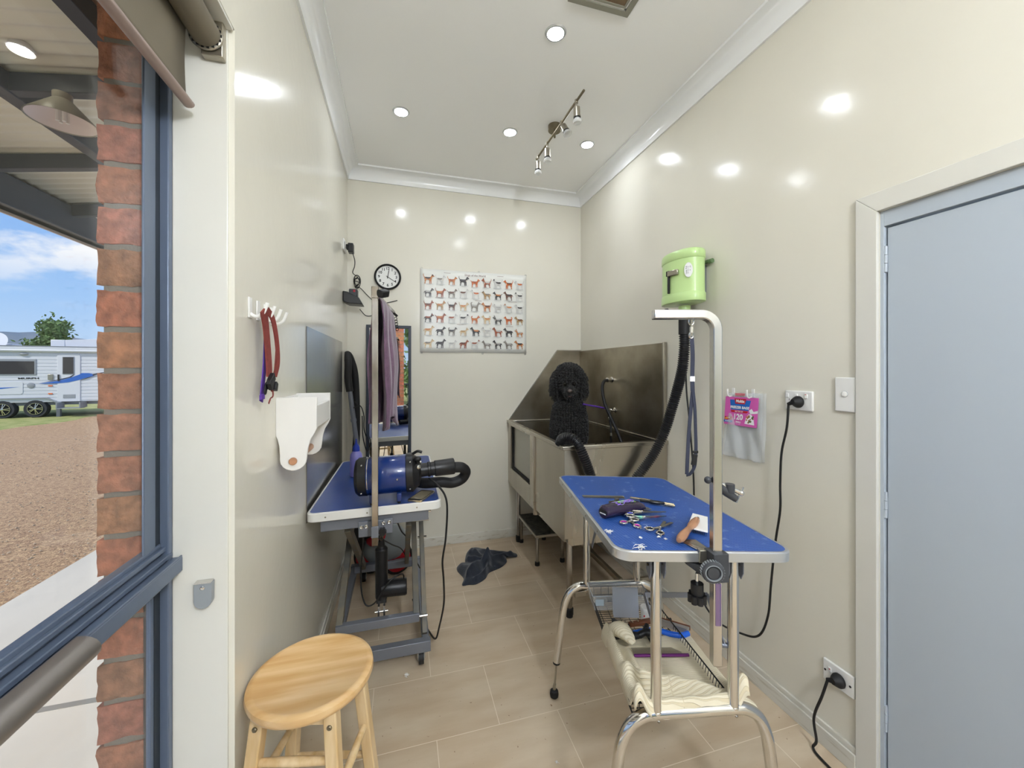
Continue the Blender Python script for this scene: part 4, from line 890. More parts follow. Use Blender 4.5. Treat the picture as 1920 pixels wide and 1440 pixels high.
    m = MB(); m.tube(smooth_path([(-.165, 1.74, .66), (-.12, 1.85, .58), (-.05, 2.1, .42), (0, 2.3, .3), (.04, 2.5, .13)], 6), .0032, 6); m.tube(smooth_path([(-.02, 1.76, .665), (.0, 1.9, .56), (.03, 2.05, .46), (.05, 2.2, .33), (.10, 2.3, .18)], 6), .0032, 6); build(m, 'trailing_cord', 'ink', t)
left_table()
def left_arm():
    t = thing('grooming_post', 'square chrome grooming arm post clamped to the lift table front edge', 'grooming arm', (-.102, 1.64, .66))
    m = MB(); m.box(-.168, -.132, 1.684, 1.6905, .640, .702); m.box(-.132, -.072, 1.684, 1.6905, .640, .702); m.box(-.072, -.035, 1.684, 1.6905, .645, .706); build(m, 'mounting_plate', 'gunmetal', t, bevel=.002)
    for x in (-.156, -.137, -.072, -.049):
        m = MB(); m.lathe([(.0075, 0), (.0075, .003), (.005, .005), (.001, .003)], (x, 1.684, .687+(x+.1)*.1), (0, -1, 0), seg=14); build(m, 'bolt', 'chrome', t)
    m = MB(); m.box(-.1155, -.0875, 1.626, 1.656, .655, .70); m.box(-.112, -.09, 1.656, 1.684, .665, .692); build(m, 'clamp_sleeve', 'gunmetal', t, bevel=.002)
    m = MB()
    for k in range(6): a = 2*math.pi*k/6; m.cyl((-.074+.010*math.cos(a), 1.63, .672+.010*math.sin(a)), (-.074+.010*math.cos(a), 1.648, .672+.010*math.sin(a)), .006, seg=10)
    m.cyl((-.074, 1.632, .672), (-.074, 1.650, .672), .012, seg=16); m.cyl((-.090, 1.64, .672), (-.074, 1.64, .672), .005, seg=10); build(m, 'clamp_knob', 'black', t)
    m = MB(); m.box(-.1135, -.0895, 1.629, 1.653, .622, 1.642); build(m, 'post', 'chrome_worn', t, bevel=.002)
    m = MB(); m.box(-.115, -.088, 1.627, 1.656, 1.600, 1.646); m.obox((-.101, 1.65, 1.617), (-.040, 2.12, 1.610), .018, .018); build(m, 'cross_arm', 'chrome_worn', t, bevel=.002)
    m = MB(); m.obox((-.085, 1.62, 1.615), (-.058, 1.66, 1.628), .030, .030, up=(.4, 0, 1)); m.cyl((-.09, 1.64, 1.62), (-.07, 1.64, 1.62), .006, seg=10); build(m, 'arm_knob', 'black', t, bevel=.006)
    m = MB()
    for k in range(5): m.tube([V(-.030+.002*k, 2.10, 1.578-.013*k)+V(.007*math.cos(a), .002*math.sin(a*2), .009*math.sin(a)) for a in [2*math.pi*i/12 for i in range(12)]], .0018, 6, closed=True)
    m.obox((-.045, 2.09, 1.612), (-.022, 2.085, 1.590), .012, .012); build(m, 'noose_clip', 'ink', t)
left_arm()
def purple_towel():
    m = MB()
    def fn(u, v):
        # draped over the arm, both halves hang; u along the arm, v over the fold
        s_ = v*2-1; L = abs(s_); side = -1 if s_ < 0 else 1
        y = 1.675+u*.375; ax = -.0985+(y-1.675)*.130
        hang = (.53+.03*u) if side < 0 else (.545+.025*math.sin(u*7))
        if side > 0 and u > .6: hang += .05*(u-.6)
        fold = (.009*math.sin(u*math.pi*6+side*1.1)+.004*math.sin(u*math.pi*13+2))*min(1, L*2.5)
        x = ax+side*(.0135+.012*min(1, L*2))*min(1, L*14)+fold+.004*math.sin(L*9+u*4)
        yy = 1.675+(y-1.675)*(1-.10*L)+.008*math.sin(L*11)*L
        return (x, yy, 1.6295-.007*u-L*hang-(0 if L < .04 else .0))
    m.grid(fn, 48, 60); o = build(m, 'towel', 'towel_purple', smooth=60, solid=.005); tag(o, 'dusty purple towel hanging over the chrome arm of the lift table', 'towel')
purple_towel()
def blower():
    a = V(-.172, 1.775, .862); b = V(.052, 1.765, .870); d = (b-a).normalized(); L = (b-a).length
    t = thing('dog_blower', 'glossy blue cylindrical dog dryer with black end caps on the lift table', 'dog dryer', (-.06, 1.77, .76))
    m = MB(); m.lathe([(.078, .03), (.079, .032), (.079, L-.03), (.078, L-.028)], a, d, seg=48); build(m, 'barrel', 'blower', t)
    m = MB(); m.lathe([(.055, -.016), (.070, -.012), (.080, 0), (.081, .03), (.077, .036)], a, d, seg=48); build(m, 'end_cap', 'black', t)
    m = MB(); m.lathe([(.077, L-.034), (.084, L-.030), (.084, L-.004), (.072, L+.004), (.06, L+.022), (.03, L+.03)], a, d, seg=48); build(m, 'end_cap', 'black', t)
    m = MB(); m.lathe([(.0795, .036), (.0795, .039)], a, d, seg=48); build(m, 'chrome_band', 'chrome', t)
    for f, dz, h in ((.012, .06, 0), (.012, -.055, 0), (L-.018, .058, 0), (L-.018, -.055, 0), (L-.07, -.005, 0)):
        ang = math.asin(max(-1, min(1, dz/.083))); p = a+d*f+V(0, -math.cos(ang)*.082, math.sin(ang)*.082); m = MB(); m.sph(p, .0045, 10, 6); build(m, 'screw', 'chrome', t)
    for f in (.055, L-.062):
        p = a+d*f
        m = MB(); m.box(p.x-.009, p.x+.009, p.y-.085, p.y-.055, .772, .805); m.box(p.x-.009, p.x+.009, p.y-.062, p.y+.062, .79, .798); m.box(p.x-.009, p.x+.009, p.y+.055, p.y+.085, .772, .805); fb = build(m, 'foot_bracket', 'blower', t, bevel=.002)
        m = MB()
        for s_ in (-.07, .07): m.lathe([(.006, 0), (.008, .012)], (p.x, p.y+s_, .7605+.001), seg=12)
        build(m, 'rubber_foot', 'rubber', fb)
    c = b
    m = MB(); m.lathe([(.030, 0), (.029, .04), (.033, .042), (.033, .05), (.030, .052), (.030, .07), (.0345, .072), (.036, .155), (.034, .158)], c+d*.018+V(0, .0, .004), (1, .04, .05), seg=32); build(m, 'hose_cuff', 'black', t)
    m = MB(); m.tube(smooth_path([(.225, 1.765, .878), (.262, 1.775, .872), (.285, 1.80, .845), (.270, 1.815, .81), (.225, 1.81, .796), (.17, 1.80, .806), (.10, 1.825, .80), (.05, 1.89, .795), (-.02, 1.92, .795)], 10), .0235, 18); build(m, 'hose', 'rubber', t)
    m = MB(); m.sph((.065, 1.72, .935), (.016, .012, .012)); m.cyl((.05, 1.75, .93), (.068, 1.715, .925), .008, seg=12); m.lathe([(.013, 0), (.013, .012)], (.058, 1.715, .905), (.4, -1, 0), seg=16); m.tube(smooth_path([(.04, 1.76, .945), (.065, 1.75, .962), (.085, 1.745, .958)], 5), .006, 8); build(m, 'switch_lever', 'black', t)
    m = MB(); m.lathe([(.009, 0), (.009, .006), (.004, .008)], (.068, 1.705, .905), (.5, -1, 0), seg=16); m.sph((.077, 1.72, .922), .006, 10, 6); build(m, 'speed_dial', 'chrome', t)
    m = MB(); m.tube(smooth_path([(.115, 1.745, .842), (.15, 1.70, .82), (.178, 1.68, .78), (.186, 1.672, .72), (.180, 1.675, .60), (.168, 1.69, .50), (.176, 1.72, .40), (.185, 1.80, .25), (.170, 1.87, .10), (.155, 1.90, .03), (.13, 2.0, .008), (.10, 2.12, .006), (.06, 2.3, .006)], 8), .0042, 8); build(m, 'power_cord', 'ink', t)
blower()
def small_left():
    mt = Matrix.Translation(LM @ V(-.138, .075, .0005))
    t = thing('squeeze_bottle', 'lilac squeeze bottle with a pointed blue nozzle on the lift table', 'bottle', mtx=mt); o = mt.translation
    m = MB(); m.lathe([(.026, 0), (.031, .004), (.031, .098), (.028, .118), (.017, .132), (.016, .137)], o, seg=28); build(m, 'bottle_body', 'lilac', t)
    m = MB(); m.lathe([(.0175, .130), (.0175, .150), (.014, .158), (.006, .172), (.0035, .190), (.002, .196)], o, seg=24); build(m, 'nozzle', 'blue_cap', t)
    c = LM @ V(.182, -.372, .001); d = (LM.to_3x3() @ V(.48, .88, 0)).normalized(); n = LN; s_ = d.cross(n).normalized()
    mt = frame(c, s_, d, n); t = thing('smartphone', 'gold-edged smartphone lying on the corner of the lift table', 'phone', mtx=mt); 
    m = MB(mt); m.prism([(x, y, 0) for x, y in rounded(.033, .068, .009)], (0, 0, .008)); build(m, 'phone_body', 'gold', t, bevel=.002)
    m = MB(mt); m.prism([(x, y, .0078) for x, y in rounded(.0295, .064, .007)], (0, 0, .0008)); build(m, 'phone_bezel', 'ink', t)
    m = MB(mt); m.box(-.0275, .0275, -.052, .050, .0083, .0089); build(m, 'phone_screen', 'screen', t)
small_left()
def vacuum():
    t = thing('vacuum_cleaner', 'grey vacuum cleaner with red wheels under the lift table at the back', 'vacuum cleaner', (-.1, 2.7, 0))
    m = MB(); m.sph((-.10, 2.70, .17), (.15, .13, .13), 28, 18); m.box(-.20, .0, 2.62, 2.80, .05, .14); build(m, 'body', 'greypl', t, bevel=.01, smooth=60)
    m = MB(); m.sph((-.15, 2.64, .24), (.07, .06, .06)); build(m, 'dust_lid', 'red', t)
    for x, s_ in ((-.03, 1), (-.20, -1)):
        m = MB(); m.lathe([(.095, 0), (.098, .01), (.098, .022), (.08, .028)], (x, 2.64 if s_ > 0 else 2.70, .10), (.35*s_, -.93, 0), seg=40); w_ = build(m, 'wheel', 'rubber', t)
        m = MB(); m.lathe([(.082, .022), (.078, .032), (.04, .038), (.001, .038)], (x, 2.64 if s_ > 0 else 2.70, .10), (.35*s_, -.93, 0), seg=40); build(m, 'wheel_cap', 'red', w_)
    m = MB(); m.tube(smooth_path([(-.13, 2.60, .27), (-.18, 2.58, .30), (-.24, 2.62, .25), (-.27, 2.68, .15), (-.28, 2.76, .3), (-.31, 2.86, .6), (-.30, 2.90, .9), (-.31, 2.91, 1.25), (-.335, 2.90, 1.38), (-.355, 2.86, 1.42), (-.345, 2.83, 1.36), (-.345, 2.82, 1.25), (-.335, 2.82, 1.17)], 10), .023, 16); build(m, 'hose', 'rubber', t)
    m = MB(); m.cyl((-.335, 2.82, 1.175), (-.292, 2.84, .80), .0155, seg=20); m.cyl((-.314, 2.83, .985), (-.311, 2.83, .965), .0185, seg=20); m.cyl((-.292, 2.84, .80), (-.275, 2.85, .62), .0155, seg=20); build(m, 'wand', 'darkgrey' if False else 'gunmetal', t)
    m = MB(); m.cyl((-.305, 2.835, 1.10), (-.285, 2.80, 1.08), .004); m.tube(smooth_path([(-.31, 2.81, 1.06), (-.27, 2.83, 1.07), (-.25, 2.86, 1.0), (-.25, 2.88, .9), (-.22, 2.9, .8), (-.23, 2.88, .75), (-.255, 2.86, .85), (-.26, 2.85, 1.0)], 8), .0035, 6); build(m, 'cord', 'ink', t)
vacuum()
# stool
def stool():
    cx, cy, H_ = -.219, 1.103, .55; r_ = .147
    t = thing('round_stool', 'round pale wooden stool with four splayed legs beside the window jamb', 'stool', (cx, cy, 0))
    m = MB(); m.lathe([(.001, H_-.0285), (r_-.010, H_-.028), (r_-.003, H_-.023), (r_, H_-.014), (r_-.002, H_-.005), (r_-.008, H_-.0008), (r_-.016, H_), (r_-.018, H_-.0012), (.001, H_-.003)], (cx, cy, 0), seg=80, caps=False); build(m, 'seat', 'wood', t, smooth=40)
    th = R(-14); ux, uy = V(math.cos(th), math.sin(th), 0), V(-math.sin(th), math.cos(th), 0); c = V(cx, cy, 0)
    def P_(a, b, z): return c+ux*a+uy*b+V(0, 0, z)
    tops, bots = {}, {}
    for i, j in ((-1, -1), (1, -1), (1, 1), (-1, 1)):
        a = P_(.082*i, .082*j, H_-.029); b = P_(.128*i, .128*j, 0); tops[i, j], bots[i, j] = a, b
        m = MB(); m.obox(b, a, .030, .030, up=ux); lg = build(m, 'leg', 'woodleg', t, bevel=.003)
        for dd in ((-uy) if j < 0 else uy,):
            p = a.lerp(b, .06)+dd*.015; m = MB(); m.lathe([(.006, 0), (.006, .002), (.004, .004), (.001, .003)], p, dd, seg=14); build(m, 'bolt', 'bronze', lg)
    for (k1, k2) in (((-1, -1), (1, -1)), ((1, -1), (1, 1)), ((1, 1), (-1, 1)), ((-1, 1), (-1, -1))):
        m = MB(); m.obox(tops[k1].lerp(bots[k1], .03), tops[k2].lerp(bots[k2], .03), .016, .032); build(m, 'apron', 'woodleg', t, bevel=.001)
        f = .22 if k1[1] == k2[1] else .38
        for ff in (f, f+.35):
            m = MB(); m.tube([tops[k1].lerp(bots[k1], ff), tops[k1].lerp(bots[k1], ff).lerp(tops[k2].lerp(bots[k2], ff), .5), tops[k2].lerp(bots[k2], ff)], [.008, .0105, .008], 14); build(m, 'rung', 'woodleg', t)
stool()
# ================================================================ stainless dog bath
TX, TY = .80, 1.862
def bath():
    t = thing('dog_bath', 'stainless steel dog bath with high splashback in the right back corner', 'dog bath', (1.1, 2.4, 0))
    m = MB(); m.box(TX+.008, XR-.004, TY+.004, TY+.016, .44, .905); build(m, 'front_panel', 'steel', t, bevel=.002)
    m = MB(); m.box(TX+.008, TX+.020, TY+.016, 2.325, .44, .905); build(m, 'side_panel', 'steel', t, bevel=.0015)
    m = MB(); m.box(TX+.004, TX+.024, 2.325, 2.345, .40, .905); m.box(TX-.001, TX+.006, 2.330, 2.340, .40, .90); build(m, 'door_channel', 'steel', t, bevel=.0015)
    m = MB(); m.box(TX+.006, TX+.020, 2.345, 2.43, .44, .905); m.box(TX+.006, TX+.020, 2.90, YB-.003, .44, .905); m.box(TX+.006, TX+.020, 2.43, 2.90, .44, .56); m.box(TX+.006, TX+.020, 2.43, 2.90, .885, .905); build(m, 'door_surround', 'steel', t, bevel=.002)
    m = MB(); m.box(TX+.030, TX+.035, 2.42, 2.93, .55, .90); build(m, 'door_pane', mat('frosted_grey_door_pane', (176, 174, 164), .25, metal=.3), t)
    m = MB(); m.box(TX+.020, TX+.030, 2.43, 2.445, .56, .885); m.box(TX+.020, TX+.030, 2.875, 2.90, .56, .885); m.box(TX+.020, TX+.030, 2.445, 2.875, .56, .574); build(m, 'door_seal', 'rubber', t)
    m = MB(); m.box(TX-.006, XR-.003, TY-.006, TY+.030, .900, .922); m.box(TX-.006, TX+.030, TY+.030, YB-.003, .900, .922); m.box(XR-.035, XR-.003, TY+.03, YB-.003, .90, .919); m.box(TX+.03, XR-.035, YB-.03, YB-.003, .90, .919); build(m, 'rim', 'steel', t, bevel=.004, seg=3)
    m = MB(); m.box(TX+.026, TX+.028 if False else TX+.030, TY+.03, 2.42, .56, .90); m.box(TX+.03, XR-.03, TY+.028, TY+.032, .56, .90); m.box(XR-.036, XR-.032, TY+.03, YB-.03, .56, .90); m.box(TX+.03, XR-.03, YB-.034, YB-.03, .56, .90); m.box(TX+.026, XR-.03, TY+.028, YB-.03, .548, .56); build(m, 'basin', 'steel_dark', t)
    m = MB(); m.prism([(.810, YB-.016, .922), (1.214, YB-.016, 1.472), (XR-.004, YB-.016, 1.472), (XR-.004, YB-.016, .922)], (0, .012, 0)); build(m, 'back_splash', 'steel_dark', t, bevel=.001)
    m = MB(); m.obox((.812, YB-.019, .925), (1.216, YB-.019, 1.474), .006, .008, up=(0, 1, 0)); m.box(1.214, XR-.004, YB-.022, YB-.014, 1.469, 1.476); build(m, 'splash_edge', 'steel', t)
    m = MB(); m.box(XR-.017, XR-.005, 1.885, YB-.017, .922, 1.468); build(m, 'side_splash', 'steel_dark', t, bevel=.001)
    m = MB(); m.box(XR-.024, XR-.003, 1.872, 1.886, .90, 1.472); build(m, 'splash_flange', 'steel', t, bevel=.002)
    m = MB(); m.prism([(TX+.03, TY+.010, .44), (TX+.03, TY+.010, .415), (TX+.05, TY+.010, .398), (XR-.03, TY+.010, .398), (XR-.03, TY+.010, .44)], (0, .035, 0)); m.box(TX+.025, TX+.06, TY+.05, YB-.02, .405, .44); m.box(TX+.03, XR-.01, TY+.02, YB-.02, .436, .445); build(m, 'under_frame', 'steel', t, bevel=.002)
    for x, y in ((.862, 1.925), (.862, 2.87), (1.375, 1.925), (1.375, 2.87)):
        m = MB(); m.cyl((x, y, .025), (x, y, .42), .0155, seg=20); lg = build(m, 'leg', 'chrome_worn', t)
        m = MB(); m.lathe([(.018, 0), (.018, .012), (.021, .014), (.021, .045), (.0165, .05)], (x, y, 0), seg=20); build(m, 'rubber_foot', 'rubber', lg)
    m = MB(); m.box(1.20, 1.225, 1.99, 2.80, .085, .115); build(m, 'lower_rail', 'steel', t, bevel=.002)
    m = MB(); m.obox((.90, 1.945, .10), (1.39, 1.945, .12), .02, .03); build(m, 'lower_rail', 'steel', t, bevel=.002)
    m = MB(); m.lathe([(.024, 0), (.026, .01), (.026, .03), (.022, .032), (.022, .06)], (1.02, 2.02, .385), (0, 0, 1)); build(m, 'waste_cap', 'white', t)
bath()
def step():
    t = thing('step_stool', 'low black-topped metal step stool standing partly under the dog bath', 'step', (.97, 2.66, 0))
    m = MB(); m.box(.860, 1.08, 2.468, 2.868, .188, .206); build(m, 'step_frame', 'steel', t, bevel=.003)
    m = MB(); m.box(.868, 1.072, 2.476, 2.860, .204, .2095); build(m, 'tread', mat('worn_black_tread', (44, 44, 40), .6, bump=.8, bscale=90, bdist=.004, var=.3, vscale=30, var_col=(84, 82, 74)), t)
    for x, y in ((.878, 2.486), (.878, 2.849), (1.06, 2.486), (1.06, 2.849)):
        m = MB(); m.cyl((x, y, .018), (x, y, .19), .011, seg=18); lg = build(m, 'leg', 'chrome_worn', t)
        m = MB(); m.lathe([(.016, 0), (.016, .022), (.012, .026)], (x, y, 0), seg=16); build(m, 'rubber_foot', 'rubber', lg)
step()
def bath_fittings():
    t = thing('bath_hose', 'short black hose from the chrome outlet on the bath splashback', 'hose', (1.40, 2.44, .9))
    m = MB(); m.lathe([(.020, 0), (.020, .004), (.013, .008), (.013, .03), (.016, .032), (.016, .045), (.008, .05)], (XR-.018, 2.44, 1.245), (-1, -.2, 0), seg=20); m.sph((1.378, 2.432, 1.245), .014, 12, 8); build(m, 'outlet', 'chrome', t)
    m = MB(); m.tube(smooth_path([(1.372, 2.428, 1.243), (1.33, 2.40, 1.235), (1.295, 2.36, 1.19), (1.290, 2.32, 1.10), (1.305, 2.28, 1.02), (1.33, 2.24, .93), (1.35, 2.20, .83), (1.345, 2.16, .70)], 8), .0105, 12); build(m, 'rubber_hose', 'rubber', t)
    t = thing('bath_tap', 'small chrome tap on the bath splashback below the hose outlet', 'tap', (1.41, 2.40, 1.03))
    m = MB(); m.lathe([(.020, 0), (.020, .004), (.010, .008), (.010, .04)], (XR-.018, 2.40, 1.035), (-1, 0, 0), seg=20); m.cyl((1.375, 2.40, 1.035), (1.375, 2.40, .97), .009, seg=12); m.sph((1.375, 2.40, .985), .012, 10, 8); m.cyl((1.36, 2.44, 1.045), (1.36, 2.36, 1.045), .005, seg=8); m.sph((1.36, 2.44, 1.045), .008, 8, 6); m.sph((1.36, 2.36, 1.045), .008, 8, 6); build(m, 'tap_body', 'chrome', t)
    m = MB(); m.tube(smooth_path([(1.375, 2.40, .97), (1.378, 2.39, .92), (1.372, 2.38, .85), (1.37, 2.37, .72)], 6), .007, 10); build(m, 'drop_hose', 'rubber', t)
    m = MB(); m.cyl((1.3755, 2.384, .885), (1.374, 2.382, .865), .0085, seg=12); build(m, 'joint_band', 'satin', t)
    t = thing('restraint_lead', 'purple restraint lead running from the black dog to the bath tap', 'dog lead', (1.25, 2.35, 1.05))
    m = MB(); m.tube([(1.135, 2.325, 1.092), (1.26, 2.335, 1.068), (1.335, 2.37, 1.052)], .0055, 10); build(m, 'lead_rope', 'purple', t)
    m = MB(); m.tube(smooth_path([(1.335, 2.37, 1.052), (1.345, 2.375, 1.06), (1.358, 2.385, 1.05), (1.35, 2.38, 1.04)], 4, True), .0025, 6, closed=True); build(m, 'snap_clip', 'chrome', t)
bath_fittings()

# ================================================================ the black poodle sitting in the bath
def dog():
    o = V(1.075, 2.41, .562); yaw = math.atan2(-.36, .93)
    mt = Matrix.Translation(o) @ Matrix.Rotation(yaw, 4, 'Z')
    t = thing('dog', 'black curly-coated poodle sitting in the steel dog bath facing the camera', 'dog', mtx=mt)
    mb_ = bpy.data.metaballs.new('body'); mb_.resolution = .016; mb_.render_resolution = .016; mb_.threshold = .35
    def el(c, r, q=None):
        e = mb_.elements.new(type='ELLIPSOID'); e.co = c; e.radius = 1.0; k = 1.55
        e.size_x, e.size_y, e.size_z = r[0]*k, r[1]*k, r[2]*k; e.stiffness = 2
        if q: e.rotation = q
    # -y is towards the camera, z up; base of the dog at z=0 (bath floor)
    el((0, .07, .13), (.118, .125, .125)); el((0, .04, .28), (.108, .10, .14)); el((0, 0, .40), (.112, .092, .125)); el((0, -.01, .485), (.090, .078, .075)); el((0, .005, .55), (.062, .058, .07))
    for s_ in (-1, 1):
        el((.062*s_, -.055, .34), (.046, .05, .09)); el((.060*s_, -.062, .20), (.040, .042, .12)); el((.060*s_, -.065, .07), (.036, .038, .09)); el((.060*s_, -.09, .022), (.036, .05, .026))
        el((.10*s_, .03, .09), (.05, .10, .085)); el((.105*s_, -.06, .022), (.034, .065, .024))
        el((.076*s_, .0, .668), (.036, .046, .060)); el((.084*s_, -.004, .612), (.030, .040, .048))
    el((0, -.002, .668), (.070, .072, .066)); el((0, .0, .732), (.078, .076, .058)); el((0, -.035, .650), (.046, .05, .046))
    el((0, -.078, .622), (.036, .046, .034)); el((0, -.106, .609), (.030, .032, .027)); el((0, -.085, .594), (.027, .035, .022))
    el((0, .17, .05), (.04, .08, .035))
    ob = bpy.data.objects.new('body', mb_); COL.objects.link(ob); dg = bpy.context.evaluated_depsgraph_get(); dg.update()
    me = bpy.data.meshes.new_from_object(ob.evaluated_get(dg)); bpy.data.objects.remove(ob)
    bm = bmesh.new(); bm.from_mesh(me); bpy.data.meshes.remove(me); bm.normal_update()
    def face_zone(p): return max(0, 1-((p-V(0, -.130, .632)).length/.068))
    rnd = random.Random(4)
    for v in bm.verts:
        p = v.co.copy(); k = 1-face_zone(p)*.85
        d = noise.noise(p*42)*.008+noise.noise(p*90)*.005; v.co += v.normal*d*k
    base_pts = []
    bm.faces.ensure_lookup_table(); areas = []; tot = 0
    for f in bm.faces: a = f.calc_area(); tot += a; areas.append((tot, f))
    import bisect
    keys = [a for a, _ in areas]
    for _ in range(15000):
        f = areas[min(len(areas)-1, bisect.bisect(keys, rnd.random()*tot))][1]; vs = f.verts; w_ = [rnd.random() for _ in vs]; s_ = sum(w_)
        p = sum((v.co*(q/s_) for v, q in zip(vs, w_)), Vector()); base_pts.append((p, f.normal.copy()))
    m = MB(); m.bm.free(); m.bm = bm; build(m, 'body', 'fur', t, local=True, smooth=80)
    m = MB()
    for p, n in base_pts:
        fz = face_zone(p)
        if rnd.random() < fz*1.25 or p.z < .01: continue
        L = .0150*rnd.uniform(.7, 1.35)*(1-.55*fz)*(1.3 if p.z > .66 or abs(p.x) > .075 and p.z > .5 else 1); a = n.orthogonal().normalized(); b = n.cross(a); ph = rnd.random()*6.28; r_ = L*.26; pts = []
        for k in range(7):
            q = k/6; an = ph+q*7.5; pts.append(p+n*(L*.75*math.sin(q*1.9))+(a*math.cos(an)+b*math.sin(an))*r_*(.3+q)+V(0, 0, -L*.45*q*q))
        m.tube(pts, [.0017, .0020, .0020, .0019, .0016, .0012, .0005], 3, caps=False)
    build(m, 'curly_coat', 'fur', t, local=True, norm=False, smooth=180)
    m = MB(); m.sph((0, -.138, .620), (.0150, .011, .011), 16, 10); build(m, 'nose', 'skin', t, local=True)
    m = MB(); m.sph((0, -.112, .583), (.016, .016, .006)); build(m, 'lips', mat('dusky_lip_skin', (96, 70, 66), .5), t, local=True)
    for s_ in (-1, 1):
        m = MB(); m.sph((.029*s_, -.100, .662), .0105, 14, 10); build(m, 'eye', 'eye', t, local=True)
    m = MB(); m.tube([V(.060*math.cos(a), -.002+.058*math.sin(a), .535+.012*math.sin(a)) for a in [2*math.pi*i/28 for i in range(28)]], .006, 8, closed=True); build(m, 'collar', 'purple', t, local=True)
dog()

# ================================================================ wall dryer
def wall_dryer():
    c = V(1.343, 1.638, 0); t = thing('wall_dog_dryer', 'lime green oval dog dryer mounted high on the right wall', 'dog dryer', (XR, 1.64, 1.63))
    def oval(s_, n=48): return [(c.x+.076*s_*math.cos(a)*(abs(math.cos(a))**-.12 if abs(math.cos(a)) > .05 else 1), c.y+.126*s_*math.sin(a)) for a in [2*math.pi*i/n for i in range(n)]]
    def loft(prof, nm, mm):
        m = MB(); rg = [[m.v((x, y, z)) for x, y in oval(s_)] for s_, z in prof]; n = len(rg[0])
        for A, B in zip(rg, rg[1:]):
            for k in range(n): m.f([A[k], A[(k+1) % n], B[(k+1) % n], B[k]])
        m.f(rg[0][::-1]); m.f(rg[-1]); return build(m, nm, mm, t, smooth=50)
    loft([(.97, 1.676), (.965, 1.680), (.955, 1.85)], 'casing', 'green'); loft([(.93, 1.642), (.985, 1.644), (1.0, 1.650), (1.0, 1.682), (.975, 1.686)], 'base_band', 'green')
    loft([(.958, 1.846), (.985, 1.849), (.985, 1.876), (.965, 1.886), (.90, 1.892), (.7, 1.894)], 'lid', 'green')
    fdir = V(-.977, -.21, 0)
    # handle bracket, slot and label on the room side
    s1 = V(-.21, .977, 0)
    p = V(1.272, 1.592, 1.785)
    m = MB(); m.lathe([(.026, 0), (.024, .006)], p-fdir*.010, fdir, seg=24, sx=.8, sy=1, ref=s1); m.obox(p+fdir*.004-s1*.01, p+fdir*.004+s1*.05, .012, .026, up=(0, 0, 1)); build(m, 'latch', 'satin', t, bevel=.003)
    q = V(1.263, 1.640, 0); m = MB(); m.obox(q+V(0, 0, 1.69), q+V(0, 0, 1.78), .010, .010, up=(-1, 0, 0)); m.obox(q+V(-.002, 0, 1.775), q+V(-.002, 0, 1.80), .02, .014, up=(-1, 0, 0)); build(m, 'switch_bar', 'rubber', t, bevel=.002)
    lc = V(1.2915, 1.5365, 1.785); ln = V(-.76, -.65, 0).normalized(); ls = V(-ln.y, ln.x, 0); ls = V(.65, -.76, 0)
    LMt = frame(lc, ls, (0, 0, 1), ln)
    m = MB(); m.lathe([(.030, -.004), (.030, .001), (.001, .0012)], lc, ln, seg=36, sx=.62, sy=1.15, ref=ls); build(m, 'label', 'labelwhite', t)
    m = MB(); RT = LMt @ Matrix.Rotation(R(90), 4, 'Z')
    m.text('Laser KA', .010, RT @ Matrix.Translation((0, .009, .0014)), .0001); m.text('220  50-60  1100', .005, RT @ Matrix.Translation((0, .001, .0014)), .0001); m.text('CE', .007, RT @ Matrix.Translation((.014, -.008, .0014)), .0001); m.text('PP', .006, RT @ Matrix.Translation((-.002, -.008, .0014)), .0001); build(m, 'label_print', 'ink', t, smooth=0)
    m = MB(); m.box(1.405, XR, 1.58, 1.71, 1.69, 1.83); build(m, 'wall_bracket', 'gunmetal', t, bevel=.002); m = MB(); m.cyl((1.418, 1.525, 1.835), (1.418, 1.545, 1.835), .011, seg=14); m.box(1.405, 1.425, 1.54, 1.60, 1.83, 1.842); build(m, 'bracket_knob', mat('dull_green_knob', (98, 122, 84), .5), t)
    n = V(1.350, 1.634, 0)
    m = MB(); m.lathe([(.028, 1.585), (.028, 1.632)], n, seg=28); build(m, 'outlet_collar', 'green', t)
    m = MB(); m.lathe([(.0275, 1.492), (.0275, 1.575), (.0305, 1.577), (.0305, 1.590)], n, seg=28); build(m, 'hose_cuff', 'rubber', t)
    m = MB(); m.obox(n+V(-.026, -.015, 1.578), n+V(-.026, -.015, 1.612), .008, .012); m.lathe([(.012, 0), (.009, .005)], (1.30, 1.705, 1.622), seg=14); m.lathe([(.003, -.04), (.003, .005)], (1.30, 1.705, 1.622), seg=8); build(m, 'outlet_clip', 'ink', t)
    pts = smooth_path([(1.350, 1.634, 1.495), (1.352, 1.638, 1.42), (1.358, 1.66, 1.32), (1.361, 1.70, 1.216), (1.350, 1.735, 1.10), (1.333, 1.765, .989), (1.285, 1.79, .87), (1.21, 1.808, .764), (1.12, 1.812, .67), (1.03, 1.812, .64), (.96, 1.812, .69), (.922, 1.806, .787), (.886, 1.808, .880), (.858, 1.822, .945), (.832, 1.85, .968), (.810, 1.90, .955), (.805, 1.925, .925)], 26)
    # resample evenly then corrugate
    L = [0]
    for a, b in zip(pts, pts[1:]): L.append(L[-1]+(b-a).length)
    n_ = int(L[-1]/.0028); out = []; j = 0
    for i in range(n_+1):
        d = L[-1]*i/n_
        while j < len(L)-2 and L[j+1] < d: j += 1
        out.append(pts[j].lerp(pts[j+1], (d-L[j])/max(1e-9, L[j+1]-L[j])))
    m = MB(); m.tube(out, [(.0262, .0262, .0205, .0205)[i % 4] for i in range(len(out))], 20); build(m, 'corrugated_hose', mat('satin_black_hose', (30, 30, 32), .32), t, smooth=20)
wall_dryer()
